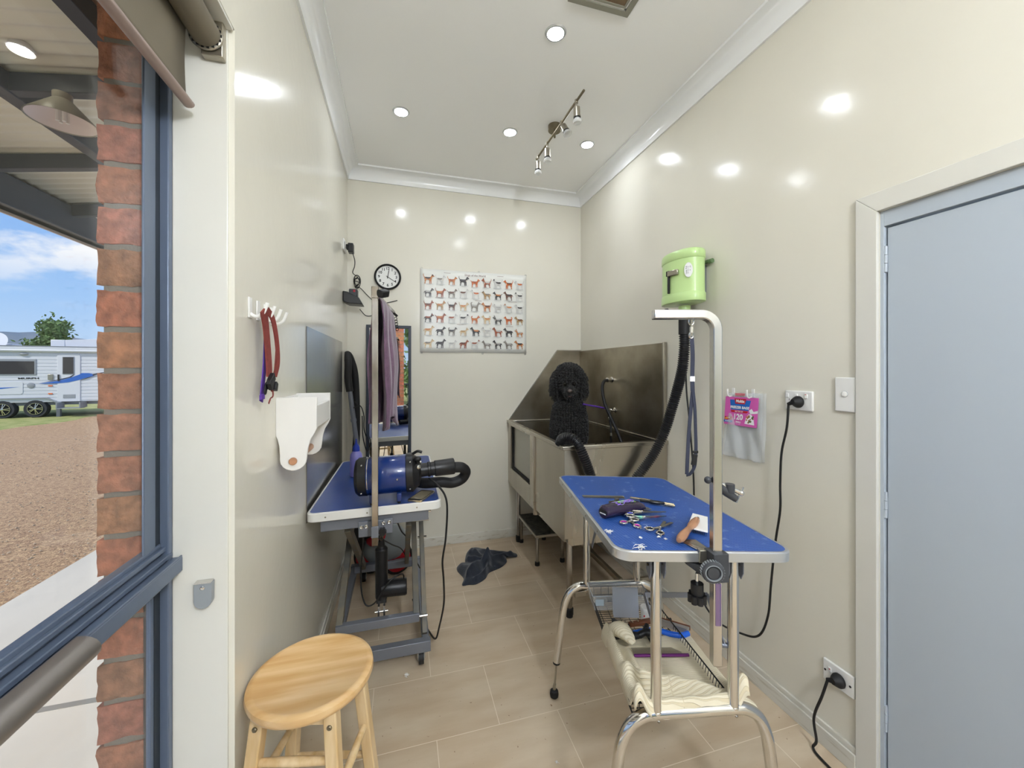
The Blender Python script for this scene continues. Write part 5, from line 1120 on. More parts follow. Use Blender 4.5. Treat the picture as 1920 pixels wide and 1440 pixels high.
# ================================================================ power points, switch, bags on the right wall
def plug(t, y, z, pts, cordmat='ink', r_=.0045):
    m = MB(); m.lathe([(.020, 0), (.022, .003), (.022, .010), (.018, .018), (.010, .030)], (XR-.010, y, z), (-1, .15, 0), seg=28); m.tube([(XR-.026, y, z), (XR-.034, y+.012, z-.004), (XR-.036, y+.024, z-.010)], [.010, .008, .006], 12); build(m, 'plug', 'rubber', t)
    m = MB(); m.tube(smooth_path([(XR-.036, y+.022, z-.009)]+pts, 8), r_, 10); build(m, 'cable', cordmat, t)
def sockets():
    t = thing('power_point', 'white triple power point on the right wall beside the freezer bags', 'power point', (XR, 1.11, 1.20))
    m = MB(); m.box(XR-.010, XR, 1.06, 1.166, 1.166, 1.239); build(m, 'plate', 'white', t, bevel=.004)
    for y in (1.155, 1.120, 1.083):
        m = MB(); m.box(XR-.0135, XR-.0095, y-.006, y+.006, 1.212, 1.228); build(m, 'rocker', 'white', t, bevel=.002)
    m = MB()
    for y, z, a in ((1.148, 1.204, 25), (1.136, 1.204, -25), (1.142, 1.19, 0)): m.box(XR-.0103, XR-.0098, y-.001, y+.001, z-.004, z+.004)
    build(m, 'pin_slots', 'ink', t); m = MB(); m.box(XR-.0138, XR-.0134, 1.080, 1.086, 1.225, 1.2275); build(m, 'indicator', 'red', t)
    t = thing('dryer_power_cord', 'black plug and cord looping from the triple power point to the green dryer', 'power cord', (XR, 1.2, .3))
    plug(t, 1.108, 1.198, [(1.395, 1.135, 1.10), (1.40, 1.160, 1.0), (1.40, 1.166, .88), (1.40, 1.166, .78), (1.40, 1.184, .66), (1.40, 1.196, .56), (1.40, 1.206, .46), (1.40, 1.218, .34), (1.402, 1.26, .235), (1.405, 1.345, .185), (1.405, 1.49, .155), (1.405, 1.595, .235), (1.41, 1.635, .50), (1.415, 1.646, .76), (1.418, 1.676, 1.026), (1.418, 1.70, 1.20), (1.41, 1.70, 1.36), (1.395, 1.70, 1.5), (1.385, 1.70, 1.63)], r_=.0042)
    t = thing('light_switch', 'white single light switch on the right wall next to the door casing', 'light switch', (XR, .955, 1.235))
    m = MB(); m.box(XR-.008, XR, .9235, .987, 1.177, 1.292); build(m, 'plate', 'white', t, bevel=.003)
    m = MB(); m.lathe([(.0095, 0), (.0095, .0025), (.008, .003)], (XR-.008, .956, 1.236), (-1, 0, 0), seg=24); m.obox((XR-.0115, .951, 1.236), (XR-.0115, .961, 1.236), .002, .010); build(m, 'button', 'white', t)
    m = MB(); m.lathe([(.0105, 0), (.0105, .0006)], (XR-.008, .956, 1.236), (-1, 0, 0), seg=24); build(m, 'button_ring', 'greypl', t)
    t = thing('low_power_point', 'white power point low on the right wall with black plug near door', 'power point', (XR, .975, .27))
    m = MB(); m.box(XR-.009, XR, .927, 1.025, .236, .309); build(m, 'plate', 'white', t, bevel=.003)
    m = MB()
    for y, z in ((1.017, .272), (.938, .272)): m.lathe([(.0035, 0), (.0035, .0012)], (XR-.009, y, z), (-1, 0, 0), seg=12)
    build(m, 'screw', 'ink', t); m = MB(); m.box(XR-.012, XR-.009, .996, 1.006, .275, .29); build(m, 'rocker', 'white', t, bevel=.001); m = MB(); m.box(XR-.0124, XR-.012, .999, 1.003, .283, .2865); build(m, 'indicator', 'red', t)
    t = thing('floor_power_cord', 'black plug and short cord dropping from the low power point to floor', 'power cord', (XR-.04, 1.0, 0))
    plug(t, .968, .270, [(1.385, 1.000, .20), (1.378, 1.022, .11), (1.376, 1.012, .04), (1.372, 1.02, .008), (1.36, .98, .006), (1.35, .85, .006), (1.33, .7, .006)], r_=.0042)
sockets()
def bags():
    t = thing('freezer_bag_pack', 'packet of freezer bags with pink card label hanging on the right wall', 'bag packet', (XR, 1.36, .93))
    def sheet(x, dy, tw): return lambda u, v: (x-.006*math.sin(u*7+tw)*math.sin(v*3+.5)-.004*math.sin(u*17+v*9+tw)*(1-v)-.004, (1.478-.046*v**.8)-u*(.214-.039*v)+dy, .928+u*.007+v*(.285)+.002*math.sin(u*20))
    m = MB(); m.grid(sheet(XR-.012, 0, 0), 34, 34); m.grid(sheet(XR-.006, -.012, 2), 34, 34); build(m, 'clear_bags', 'film', t, smooth=70, solid=.0004, norm=False)
    y0, z0 = 1.447, 1.072; T = frame((XR-.019, y0, z0), (0, -.995, .02), (-.0, .09, .996), (-1, 0, 0)); T = frame((XR-.019, y0+.005, z0), (0, -1, .018), (0, -.018+.0, 1), (-1, 0, 0))
    W, Hh = .170, .125
    T[1][1] = -.085  # label leans with the bag
    m = MB(T); m.box(0, W, 0, Hh, 0, .0008); build(m, 'pink_card', 'pink', t)
    m = MB(T); m.prism([(.026, .112, .001), (.134, .112, .001), (.125, .068, .001), (.034, .068, .001)], (0, 0, .0005)); m.prism([(-.002, .010, .001), (.045, .010, .001), (.045, .0195, .001), (-.001, .0195, .001)], (0, 0, .0005)); build(m, 'blue_print', 'labelblue', t, smooth=0)
    m = MB(T); m.prism([(.050, .118, .0016), (.112, .118, .0016), (.105, .095, .0016), (.056, .095, .0016)], (0, 0, .0005)); m.prism([(.034, .066, .001), (.125, .066, .001), (.118, .057, .001), (.036, .057, .001)], (0, 0, .0005)); m.prism([(.002, .022, .001), (.042, .022, .001), (.044, .036, .001), (.004, .036, .001)], (0, 0, .0005)); build(m, 'red_print', 'labelred', t, smooth=0)
    m = MB(T)
    def tx(s_, x, y, sz, b=.0006): m.text(s_, sz, Matrix.Translation((x, y, .0024)), .0001, bold=b)
    tx('Multix', .081, .1065, .0175); tx('FREEZER BAGS', .080, .0790, .0150, .0007); tx('EASY TEAR OFF', .078, .0615, .006, .0002); tx('120', .075, .037, .034, .0012); tx('SMALL', .078, .0155, .0095, .0004); tx('12cm x 20cm', .078, .007, .004, 0); tx('As seen', .023, .032, .006, .0002); tx('FREEZER SAFE', .021, .0148, .0048, .0002)
    build(m, 'lettering', 'labelwhite', t, smooth=0)
    m = MB(T); pts = [(.110, .012), (.158, .010), (.152, .040), (.140, .054), (.128, .054), (.116, .038)]; m.prism([(x, y, .001) for x, y in pts], (0, 0, .0006)); m.prism([(.135, .056, .001), (.170, .060, .001), (.170, .072, .001), (.150, .066, .001), (.140, .078, .001), (.128, .070, .001)], (0, 0, .0006)); build(m, 'pale_print', 'labelwhite', t, smooth=0)
    m = MB(T); rnd = random.Random(2)
    for _ in range(16):
        x, y = rnd.uniform(.118, .150), rnd.uniform(.014, .046); m.lathe([(rnd.uniform(.003, .006), 0), (.002, .0006)], (x, y, .0016), seg=8)
    build(m, 'vegetable_print', mat('green_vegetable_print', (52, 110, 70), .5, var=.6, vscale=120, var_col=(206, 110, 80)), t, smooth=0)
    m = MB(T); m.box(.004, .020, .024, .029, .0016, .0019); build(m, 'yellow_print', mat('yellow_print', (238, 176, 40), .4), t)
    m = MB(T); m.box(.05, .10, .131, .142, -.001, .0005); m.box(-.0, .002, .0, .0, 0, 0) if False else None; build(m, 'red_tab', mat('faded_red_tab', (214, 120, 130), .5), t)
    for k, y in enumerate((1.418, 1.316)):
        h = thing('bag_hook', ['left white hook holding the freezer bag packet', 'right white hook holding the freezer bag packet'][k], 'hook', (XR, y, 1.215))
        m = MB(); m.box(XR-.003, XR, y-.007, y+.007, 1.20, 1.235); m.tube(smooth_path([(XR-.003, y, 1.21), (XR-.015, y, 1.198), (XR-.030, y, 1.203), (XR-.034, y, 1.222), (XR-.033, y, 1.232)], 5), .003, 8); build(m, 'hook_prong', 'white', h)
bags()

# ================================================================ right grooming table on tubular legs
RC = V(.907146, 1.30968, .79998); RU = V(.97928015, -.19745752, -.04495451); RV = V(.19678546, .98026327, -.01895819); RN = V(.04781069, .00971898, .99880913)
RM = frame(RC, RU, RV, RN)
def W(u, v, w_=0): return RM @ V(u, v, w_)
FB = dict(f0=V(.713, .982, 0), f1=V(.943, .935, 0), b0=V(.826, 1.652, 0), b1=V(1.058, 1.602, 0))
GZ = -.1972   # floor level before the table group is scaled about the camera (see resize below)
def scale_about_camera(before, k, dz):
    """scale a group of things about the camera by k, dz its height offset"""
    done = set()
    for o in [x for x in bpy.data.objects if x.name not in before]:
        if o.parent is None:
            mt = TM[o.name].copy(); p = mt.translation*k; p.z += dz; mt.translation = p; o.matrix_world = mt; TM[o.name] = mt
        if o.type == 'MESH' and o.data.name not in done: done.add(o.data.name); o.data.transform(Matrix.Diagonal((k, k, k, 1)))
    for o in bpy.data.objects:
        if o.name not in before and o.parent: TM[o.name] = TM[o.parent.name] if o.parent.name in TM else TM[o.name]
BEFORE = {o.name for o in bpy.data.objects}
def right_table():
    t = thing('folding_grooming_table', 'blue-topped folding grooming table with silver edging and chrome tube legs', 'grooming table', (.907, 1.31, 0))
    table_top(t, RM, .261, .415, .048, .028, 'bluemat', 'alurim', [(-.264, y, (-1, 0, 0)) for y in (.30, .12, -.10, -.24)])
    for key, back in (('f', -1), ('b', 1)):
        A, B = FB[key+'0'], FB[key+'1']; e = (B-A).normalized(); n = V(-e.y, e.x, 0)*back; zb = .318
        rr = .0165
        for p in (A, B):
            top = p.copy(); lp = RM.inverted() @ V(p.x, p.y, .77); ztop = (RM @ V(lp.x, lp.y, -.030)).z
            m = MB(); m.tube([(p.x, p.y, zb+.006), (p.x, p.y, ztop)], rr*.94, 22); m.tube([(p.x, p.y-.002, zb-.012), (p.x, p.y-.001, zb+.01)], [rr*.75, rr*.98], 18); up = build(m, 'leg_upright', 'chrome', t)
            m = MB(); m.sph(p-V(0, .012, -zb+.014), .0045, 8, 6); build(m, 'bolt', 'chrome_worn', up)
            for s_ in (-1, 1):
                q = p+e*s_*.020; m = MB(); m.prism([q+n*.016*k1+V(0, 0, zz) for k1, zz in ((-1, ztop), (1, ztop), (1, ztop-.05), (.3, ztop-.072), (-1, ztop-.05))], e*s_*.003); build(m, 'hinge_plate', 'gunmetal', up, bevel=.0006)
            m = MB(); q = p; m.cyl(q-e*.027+V(0, 0, ztop-.03), q+e*.027+V(0, 0, ztop-.03), .004, seg=10); build(m, 'hinge_pin', 'chrome_worn', up)
        for s_, P0, name in ((-1, A, 'l'), (1, B, 'r')):
            mid = A.lerp(B, .5); d = e*s_; o = P0
            spl = n*.012
            pts = smooth_path([mid+V(0, 0, zb), o+V(0, 0, zb), o+d*.040+V(0, 0, zb-.005), o+d*.078+V(0, 0, zb-.030), o+d*.102+V(0, 0, zb-.078), o+d*.114+V(0, 0, zb-.14), o+d*.140+n*.004+V(0, 0, GZ+.165)], 8)
            m = MB(); m.tube(pts, rr*1.03, 24); lg = build(m, 'leg', 'chrome', t)
            f0 = o+d*.140+n*.004+V(0, 0, GZ+.165); f1 = o+d*.151+n*.004+V(0, 0, GZ+.03)
            if key == 'b' and s_ < 0:
                m = MB(); m.lathe([(.0165, 0), (.0165, .006)], f0-V(0, 0, .003), (f1-f0).normalized(), seg=20); build(m, 'end_cap', 'rubber', lg)
                m = MB(); m.cyl(f0, f1, .0042, seg=12); m.cyl(f0.lerp(f1, .78), f1, .008, seg=6); build(m, 'levelling_rod', 'satin', lg)
                m = MB(); m.lathe([(.010, 0), (.018, .004), (.0205, .016), (.018, .030), (.010, .036)], V(f1.x, f1.y, GZ), seg=24); build(m, 'foot', 'rubber', lg)
            else:
                m = MB(); m.tube([f0, f0.lerp(f1, 1)], rr*1.03, 24); build(m, 'leg_end', 'chrome', lg)
                m = MB(); m.lathe([(.020, 0), (.021, .02), (.0175, .04)], V(f1.x, f1.y, GZ), seg=24); build(m, 'foot', 'rubber', lg)
    # folding brace at the front
    m = MB(); m.obox((.925, .950, .495), (.950, 1.045, .592), .003, .018); m.obox((.735, .995, .50), (.748, 1.09, .60), .003, .018); m.obox((.748, 1.088, .598), (.950, 1.044, .590), .003, .016, up=(0, 0, 1)); m.cyl((.915, .955, .497), (.935, .945, .497), .007, seg=12); build(m, 'folding_brace', 'gunmetal', t)
    m = MB(); m.obox((.845, 1.635, .50), (.82, 1.50, .755), .003, .016); m.obox((1.04, 1.59, .50), (1.02, 1.46, .745), .003, .016); build(m, 'folding_brace', 'gunmetal', t)
    # wire shelf
    c = [V(.652, 1.018, 0), V(.956, .962, 0), V(1.058, 1.560, 0), V(.816, 1.612, 0)]
    def pt(u, v, z): return c[0].lerp(c[1], u).lerp(c[3].lerp(c[2], u), v)+V(0, 0, z)
    zb, zr = .298, .332
    m = MB(); m.tube([pt(0, 0, zr), pt(1, 0, zr), pt(1, 1, zr), pt(0, 1, zr), pt(0, 0, zr)], .0026, 8); m.tube([pt(.02, .01, zb), pt(.98, .01, zb), pt(.98, .99, zb), pt(.02, .99, zb), pt(.02, .01, zb)], .0024, 8)
    for i in range(44):
        v = .01+.98*i/43; m.tube([pt(0, v, zr), pt(.022, v, zb), pt(.978, v, zb), pt(1, v, zr)], .0012, 5)
    for i in range(7):
        u = .02+.96*(i+.5)/7; m.tube([pt(u, 0, zr), pt(u, .012, zb-.0015), pt(u, .988, zb-.0015), pt(u, 1, zr)], .0014, 5)
    build(m, 'wire_shelf', 'ink', t)
    return pt
SH = right_table()
def right_arm():
    t = thing('bent_grooming_post', 'square steel grooming arm bent over at the top, clamped to folding table', 'grooming arm', (.834, .885, .5))
    rh, fh = V(.9624, -.2716, 0), V(.2716, .9624, 0); P0 = V(.834, .885, 0)
    path = [P0+V(0, 0, .507), P0+V(0, 0, .9), P0+V(0, 0, 1.428)]
    for k in range(1, 9): a = R(90*k/8); path.append(P0-rh*(.042*(1-math.cos(a)))+V(0, 0, 1.428+.042*math.sin(a)))
    path.append(P0-rh*.174+V(0, 0, 1.470))
    m = MB(); m.tube(path, .0177, 4, up=(rh+fh)); build(m, 'post', 'chrome_worn' if False else 'steelpost', t, bevel=.0025)
    m = MB(); m.box(-.022, .022, -.024, .020, .742, .820); bmesh.ops.transform(m.bm, matrix=Matrix.Translation(P0) @ Matrix.Rotation(math.atan2(-.2716, .9624)+R(8), 4, 'Z'), verts=m.bm.verts); build(m, 'clamp_block', 'darkgrey', t, bevel=.0015)
    m = MB(); m.prism([P0+(-rh*.020)+V(0, -.01, .775), P0-rh*.062+V(0, .03, .775), P0-rh*.062+V(0, .03, .768), P0-rh*.020+V(0, -.01, .735)], fh*.03); build(m, 'lower_jaw', 'darkgrey', t, bevel=.001)
    k = P0-rh*.026-fh*.032+V(0, 0, .778); ax = (-fh+V(-.15, 0, .0)).normalized()
    m = MB(); pr = [(.010, -.012), (.026, -.010), (.0290, -.006), (.0290, .006), (.026, .010), (.021, .0115), (.019, .007), (.016, .007), (.0145, .010), (.001, .0105)]; m.lathe(pr, k, ax, seg=48); build(m, 'clamp_wheel', 'darkgrey', t)
    m = MB(); m.lathe([(.0215, .0105), (.0215, .0122), (.0195, .0122), (.0190, .0080)], k, ax, seg=40, caps=False)
    for i in range(26): a = 2*math.pi*i/26; sx_ = ax.orthogonal().normalized(); sy_ = ax.cross(sx_); m.obox(k+(sx_*math.cos(a)+sy_*math.sin(a))*.0285-ax*.006, k+(sx_*math.cos(a)+sy_*math.sin(a))*.0285+ax*.006, .003, .003, up=sx_)
    build(m, 'wheel_ridges', 'greypl', t)
    q = W(-.020, -.385, .0012)
    m = MB(RM); m.prism([(-.052, -.338, .0013), (.006, -.338, .0013), (.010, -.415, .0013), (-.026, -.413, .0013)], (0, 0, .0022)); m.prism([(-.052, -.338, .0035), (-.047, -.338, .0035), (-.022, -.413, .011), (-.026, -.413, .0035)], (.001, 0, .001)); build(m, 'top_jaw', 'chrome_worn', t)
    m = MB(RM); m.box(-.030, -.004, -.424, -.4195, -.026, .008); m.box(-.030, -.004, -.422, -.408, .004, .0085); build(m, 'jaw_strap', 'satin', t, bevel=.001)
    s_ = P0-rh*.050+fh*.004+V(0, 0, 0)
    m = MB(); m.cyl(s_+V(0, 0, .725), s_+V(0, 0, .755), .0045, seg=12); build(m, 'clamp_screw', 'chrome', t)
    m = MB(); m.lathe([(.0165, .698), (.0165, .728), (.012, .7285)], s_, seg=28)
    for i in range(7): a = 2*math.pi*i/7; m.cyl(s_+V(.017*math.cos(a), .017*math.sin(a), .676), s_+V(.017*math.cos(a), .017*math.sin(a), .698), .0078, seg=12)
    m.cyl(s_+V(0, 0, .676), s_+V(0, 0, .698), .019, seg=24); build(m, 'clamp_knob', 'black', t)
    m = MB(); m.tube([P0-fh*.0135-rh*0+V(0, 0, .62), P0-fh*.0135+V(0, 0, .735)], .0075, 8, sx=.2, sy=1, up=fh); build(m, 'purple_stain', mat('purple_dye_stain', (140, 124, 172), .25, metal=.9), t)
    z = 1.010; a0 = P0-rh*.022+V(0, 0, z+.004); a1 = P0+rh*.070+V(0, 0, z-.032)
    m = MB(); m.sph(a0, .010, 12, 8); m.tube([P0+rh*.008+V(0, 0, z-.012), P0+rh*.03+V(0, 0, z-.03), P0+rh*.055+V(0, 0, z-.048)], [.011, .012, .0095], 14); m.tube([P0+rh*.036+V(0, -.003, z-.028), P0+rh*.036+V(0, -.003, z-.006)], .0125, 14); build(m, 'side_clamp', 'darkgrey', t)
    m = MB(); m.cyl(P0+rh*.012+V(0, 0, z-.006), a1, .0062, seg=16); m.obox(a1+V(.006, 0, .016), a1+V(-.018, 0, -.024), .004, .005); m.sph(a1, .008, 10, 6); build(m, 'wing_bolt', 'chrome', t)
    return P0, rh, fh
M['steelpost'] = mat('satin_stainless_post', (206, 204, 200), .2, metal=1, var=.12, vscale=9, stretch=(1, 1, .2))
P0, RH, FH = right_arm()
def noose():
    t = thing('grooming_noose', 'navy webbing grooming noose hanging on a chrome clip from the bent arm', 'grooming loop', (.767, .904, 1.02))
    o = P0-RH*.068
    m = MB(); m.tube([o+V(0, 0, 1.452)+RH*.007*math.cos(a)+V(0, 0, .011*math.sin(a)) for a in [2*math.pi*i/16 for i in range(16)]], .0022, 8, closed=True); m.tube([o+RH*.001+V(0, 0, 1.437), o+RH*.001+V(0, 0, 1.420)], [.0045, .0045], 10); m.tube([o+RH*.0+V(0, 0, 1.413)+RH*.006*math.cos(a)+V(0, 0, .008*math.sin(a)) for a in [2*math.pi*i/14 for i in range(14)]], .002, 8, closed=True); build(m, 'swivel_clip', 'chrome', t)
    def S(dx, z): return o+RH*dx+V(0, 0, z)
    m = MB(); m.ribbon(smooth_path([S(.001, 1.410), S(.004, 1.36), S(.003, 1.30), S(.004, 1.26)], 5), .011, .002, RH)
    m.ribbon(smooth_path([S(.004, 1.26), S(-.001, 1.21), S(-.006, 1.15), S(-.010, 1.08), S(-.012, 1.03)], 6), .0095, .002, RH); m.ribbon(smooth_path([S(.005, 1.26), S(.010, 1.21), S(.012, 1.15), S(.013, 1.10), S(.010, 1.055), S(-.002, 1.032), S(-.013, 1.026)], 6), .0095, .002, RH+FH*.3); build(m, 'strap', 'navyweb', t)
    m = MB(); m.obox(S(.003, 1.300), S(.003, 1.286), .013, .004, up=FH); build(m, 'white_band', 'labelwhite', t)
    m = MB(); m.obox(S(.011, 1.085), S(.006, 1.055), .013, .006, up=FH); m.obox(S(.012, 1.095), S(.012, 1.088), .014, .005, up=FH); build(m, 'buckle', 'black', t, bevel=.001)
noose()
# ---- tools on the table top
def tools():
    def tloc(u, v, w_=.0016): return RM @ Matrix.Translation((u, v, w_))
    mt = tloc(-.145, .070); t = thing('steel_comb', 'long steel comb lying at the far left of the folding table', 'comb', mtx=mt)
    m = MB(mt); m.box(-.085, .085, .004, .011, 0, .004); build(m, 'spine', 'satin', t)
    m = MB(mt)
    for i in range(56): m.box(-.084+i*.003, -.0828+i*.003, -.016, .005, .0012, .0026)
    build(m, 'teeth', 'satin', t)
    # large clipper
    a = R(40); mt = RM @ Matrix.Translation((-.135, -.120, .0)) @ Matrix.Rotation(R(27), 4, 'Z')
    t = thing('dog_clipper', 'dark purple dog clipper with green swirl print lying on folding table', 'clipper', mtx=mt)
    m = MB(mt); sec = lambda w_, h, x: [m.v((x, w_*math.cos(q), .002+h/2+h/2*math.sin(q))) for q in [2*math.pi*i/20+.16 for i in range(20)]]
    prof = [(.021, .034, -.098), (.0245, .042, -.092), (.0255, .044, -.05), (.024, .042, 0), (.0255, .040, .04), (.027, .036, .07), (.024, .028, .088)]; rg = [sec(*p) for p in prof]
    for A, B in zip(rg, rg[1:]):
        for k in range(20): m.f([A[k], A[(k+1) % 20], B[(k+1) % 20], B[k]])
    m.f(rg[0][::-1]); m.f(rg[-1]); build(m, 'clipper_body', 'clipbody', t, smooth=30)
    m = MB(mt); m.box(-.0995, -.097, -.016, .016, .012, .030); build(m, 'battery_end', 'black', t, bevel=.002)
    m = MB(mt); m.box(-.1003, -.0993, -.013, .013, .0155, .0185); build(m, 'end_stripe', 'labelwhite', t)
    m = MB(mt); m.prism([(.075, -.026, .012), (.075, .026, .012), (.118, .024, .006), (.118, -.024, .006)], (0, 0, .004)); m.prism([(.070, -.022, .017), (.070, .022, .017), (.108, .022, .011), (.108, -.022, .011)], (0, 0, .003))
    for i in range(16): m.box(.110, .121, -.0235+i*.003, -.0220+i*.003, .0065, .010)
    build(m, 'blade', 'satin', t)
    m = MB(mt); rnd = random.Random(8)
    for k in range(5):
        ph = k*1.3; m.tube([V(x, .012*math.sin(x*70+ph)+.002*k-.004, .0460-.9*(.012*math.sin(x*70+ph)+.002*k-.004)**2*14-abs(x)*.02) for x in [-.045+.09*i/26 for i in range(27)]], .0011, 5)
    build(m, 'swirl_print', mat('lime_swirl_print', (150, 214, 96), .4, var=.6, vscale=60, var_col=(150, 120, 220), thresh=(.45, .5)), t)
    m = MB(mt); m.box(.005, .040, .006, .012, .0430, .0445); build(m, 'red_badge', mat('coral_badge', (226, 110, 90), .4), t)
    # second blade/knife tools
    mt = RM @ Matrix.Translation((.01, .005, .0016)) @ Matrix.Rotation(R(-24), 4, 'Z'); t = thing('dematting_knife', 'pale-edged matting splitter with black grip at the table far side', 'grooming tool', mtx=mt)
    m = MB(mt); m.prism([(-.068, .010, .004), (-.068, .020, .004), (-.01, .022, .004), (.030, .010, .004), (.030, .002, .004), (-.01, .012, .004)], (0, 0, .007)); build(m, 'blade_guard', 'gold', t, bevel=.001)
    m = MB(mt); m.tube(smooth_path([(-.03, -.008, .009), (.01, -.010, .010), (.045, -.004, .009), (.056, .002, .008)], 5), [.006]*5+[.009]*5+[.007]*5+[.006], 12, sx=.8); build(m, 'grip', 'black', t)
    m = MB(mt); m.cyl((.055, .004, .008), (.092, .006, .006), .0042, seg=12); m.cyl((.06, -.006, .006), (.095, -.010, .006), .0042, seg=12); build(m, 'handles', 'gold', t)
    t = thing('clip_comb', 'small steel attachment comb standing behind the purple clipper', 'comb', mtx=RM @ Matrix.Translation((-.150, -.075, .0016)) @ Matrix.Rotation(R(20), 4, 'Z')); mt = TM[t.name]
    m = MB(mt); m.box(-.022, .022, -.009, .009, 0, .004); m.box(-.022, .022, .005, .009, .004, .030)
    for i in range(10): m.box(-.021+i*.0045, -.0195+i*.0045, -.02, .006, .004, .010)
    m.box(.006, .020, .002, .012, .026, .036); build(m, 'comb_plate', 'satin', t)
    def scissors(name, label, u, v, rot, L, op, ring, blade='satin', thin=False, z=.0016):
        mt = RM @ Matrix.Translation((u, v, z)) @ Matrix.Rotation(R(rot), 4, 'Z'); t = thing(name, label, 'scissors', mtx=mt)
        for s_, dz in ((1, .001), (-1, .0042)):
            q = mt @ Matrix.Rotation(R(op*s_), 4, 'Z')
            m = MB(q)
            if thin: m.prism([(0, -.003, dz), (L*.56, -.0045, dz), (L*.56, .0045, dz), (0, .004, dz)], (0, 0, .003))
            else: m.prism([(0, -.004, dz), (L*.35, -.0045, dz), (L*.56, .000, dz), (L*.35, .004, dz), (0, .0045, dz)], (0, 0, .0028))
            if thin:
                for i in range(14): m.box(.012+i*L*.035, .0135+i*L*.035, -.0048, .0048, dz+.0028, dz+.0034)
            m.tube(smooth_path([(.0, 0, dz+.0015), (-L*.12, -.003*s_, dz+.002), (-L*.22, -.006*s_, dz+.003)], 5), [.0042]*5+[.0036]*5+[.0032], 10); build(m, 'blade', blade, t)
            cx = -L*.32; m = MB(q); m.tube([V(cx+.0135*math.cos(a), -.010*s_+.0105*math.sin(a), dz+.003) for a in [2*math.pi*i/24 for i in range(24)]], .0030, 8, closed=True); m.tube([(cx-.013, -.012*s_, dz+.003), (cx-.026, -.018*s_, dz+.003)], [.0028, .0018], 8) if s_ > 0 else None; build(m, 'finger_ring', 'chrome', t)
            m = MB(q); m.tube([V(cx+.0108*math.cos(a), -.010*s_+.0078*math.sin(a), dz+.003) for a in [2*math.pi*i/24 for i in range(24)]], .0022, 8, closed=True); build(m, 'ring_insert', ring, t)
        m = MB(mt); m.lathe([(.004, 0), (.0045, .007), (.003, .009)], (0, 0, .001), seg=14); build(m, 'pivot_screw', 'chrome', t)
    scissors('scissors', 'straight steel scissors with blue ring inserts leaning on the clipper', -.075, -.135, 5, .16, 4, 'bluemetal', z=.010)
    scissors('scissors', 'curved scissors with rainbow blade lying below the purple clipper', -.085, -.182, 12, .15, 3, 'ink', blade='rainbow', z=.008)
    scissors('scissors', 'small scissors with bright pink finger rings in front of the clipper', -.138, -.205, 60, .11, 20, 'pinkmetal', z=.0016)
    scissors('thinning_scissors', 'thinning scissors with black rings lying alone on the blue table', -.066, -.257, 44, .135, 9, 'ink', thin=True)
    mt = RM @ Matrix.Translation((.07, -.22, .0016)); t = thing('slicker_brush', 'white-backed slicker brush with turned wooden handle on the folding table', 'brush', mtx=mt)
    A, B, C_, D = (.013, -.275), (.060, -.312), (.140, -.178), (.106, -.142)
    q = lambda p, z: (RM @ V(p[0], p[1], z))
    m = MB(); m.prism([q(p, .012) for p in (A, B, C_, D)], RN*.005); build(m, 'brush_pad', 'white_paint', t, bevel=.002)
    m = MB()
    for i in range(12):
        for j in range(18):
            u, v = (i+.5)/12, (j+.5)/18; b = V(*A).lerp(V(*B), u).lerp(V(*D).lerp(V(*C_), u), v) if False else Vector((A[0]+(B[0]-A[0])*u+((D[0]-A[0])*(1-u)+(C_[0]-B[0])*u)*v, A[1]+(B[1]-A[1])*u+((D[1]-A[1])*(1-u)+(C_[1]-B[1])*u)*v))
            m.tube([q(b, .002), q(b, .012)], .0005, 3, caps=False)
    build(m, 'pins', 'bristle', t)
    h0, h1 = q((.075, -.225), .024), q((-.068, -.378), .016)
    ax = (h1-h0); L = ax.length; m = MB(); m.lathe([(.005, 0), (.010, .008), (.0125, L*.2), (.0120, L*.33), (.0085, L*.44), (.0095, L*.55), (.0125, L*.75), (.0120, L*.9), (.007, L*.99), (.001, L)], h0, ax, seg=24); build(m, 'handle', 'wood_mid', t)
    m = MB(); m.tube([h0-ax.normalized()*.012, h0+ax.normalized()*.006], .005, 12); build(m, 'ferrule', 'chrome', t)
    # wisps of white fur
    rnd = random.Random(6)
    for k, (u, v, s_) in enumerate(((-.243, -.29, .010), (-.19, -.40, .014), (-.105, -.255, .007), (-.10, -.322, .005), (-.085, -.335, .004), (.02, .035, .010), (-.16, -.33, .005))):
        m = MB(RM)
        for _ in range(26): 
            c = Vector((u+rnd.gauss(0, s_*.5), v+rnd.gauss(0, s_*.5), .003+rnd.random()*s_*.35)); d = Vector((rnd.gauss(0, 1), rnd.gauss(0, 1), rnd.gauss(0, .3))).normalized()*s_*.5; m.tube([c-d, c+Vector((0, 0, s_*.15)), c+d], .0007, 4, caps=False)
        o = build(m, 'fur_tuft', 'fluff'); tag(o, ['white fur tuft on the near left edge of the folding table', 'largest white fur tuft at the near left table corner', 'tiny fur tuft beside the thinning scissors rings', 'small fur speck left of the slicker brush handle', 'tiniest fur speck in front of the thinning scissors', 'white fur tuft under the pale matting splitter', 'small fur speck between pink scissors and near corner'][k], 'fur tuft')
tools()
scale_about_camera(BEFORE, .87, .1716)     # 46 x 72 cm top, 87 cm high once scaled about the camera
BEFORE = {o.name for o in bpy.data.objects}
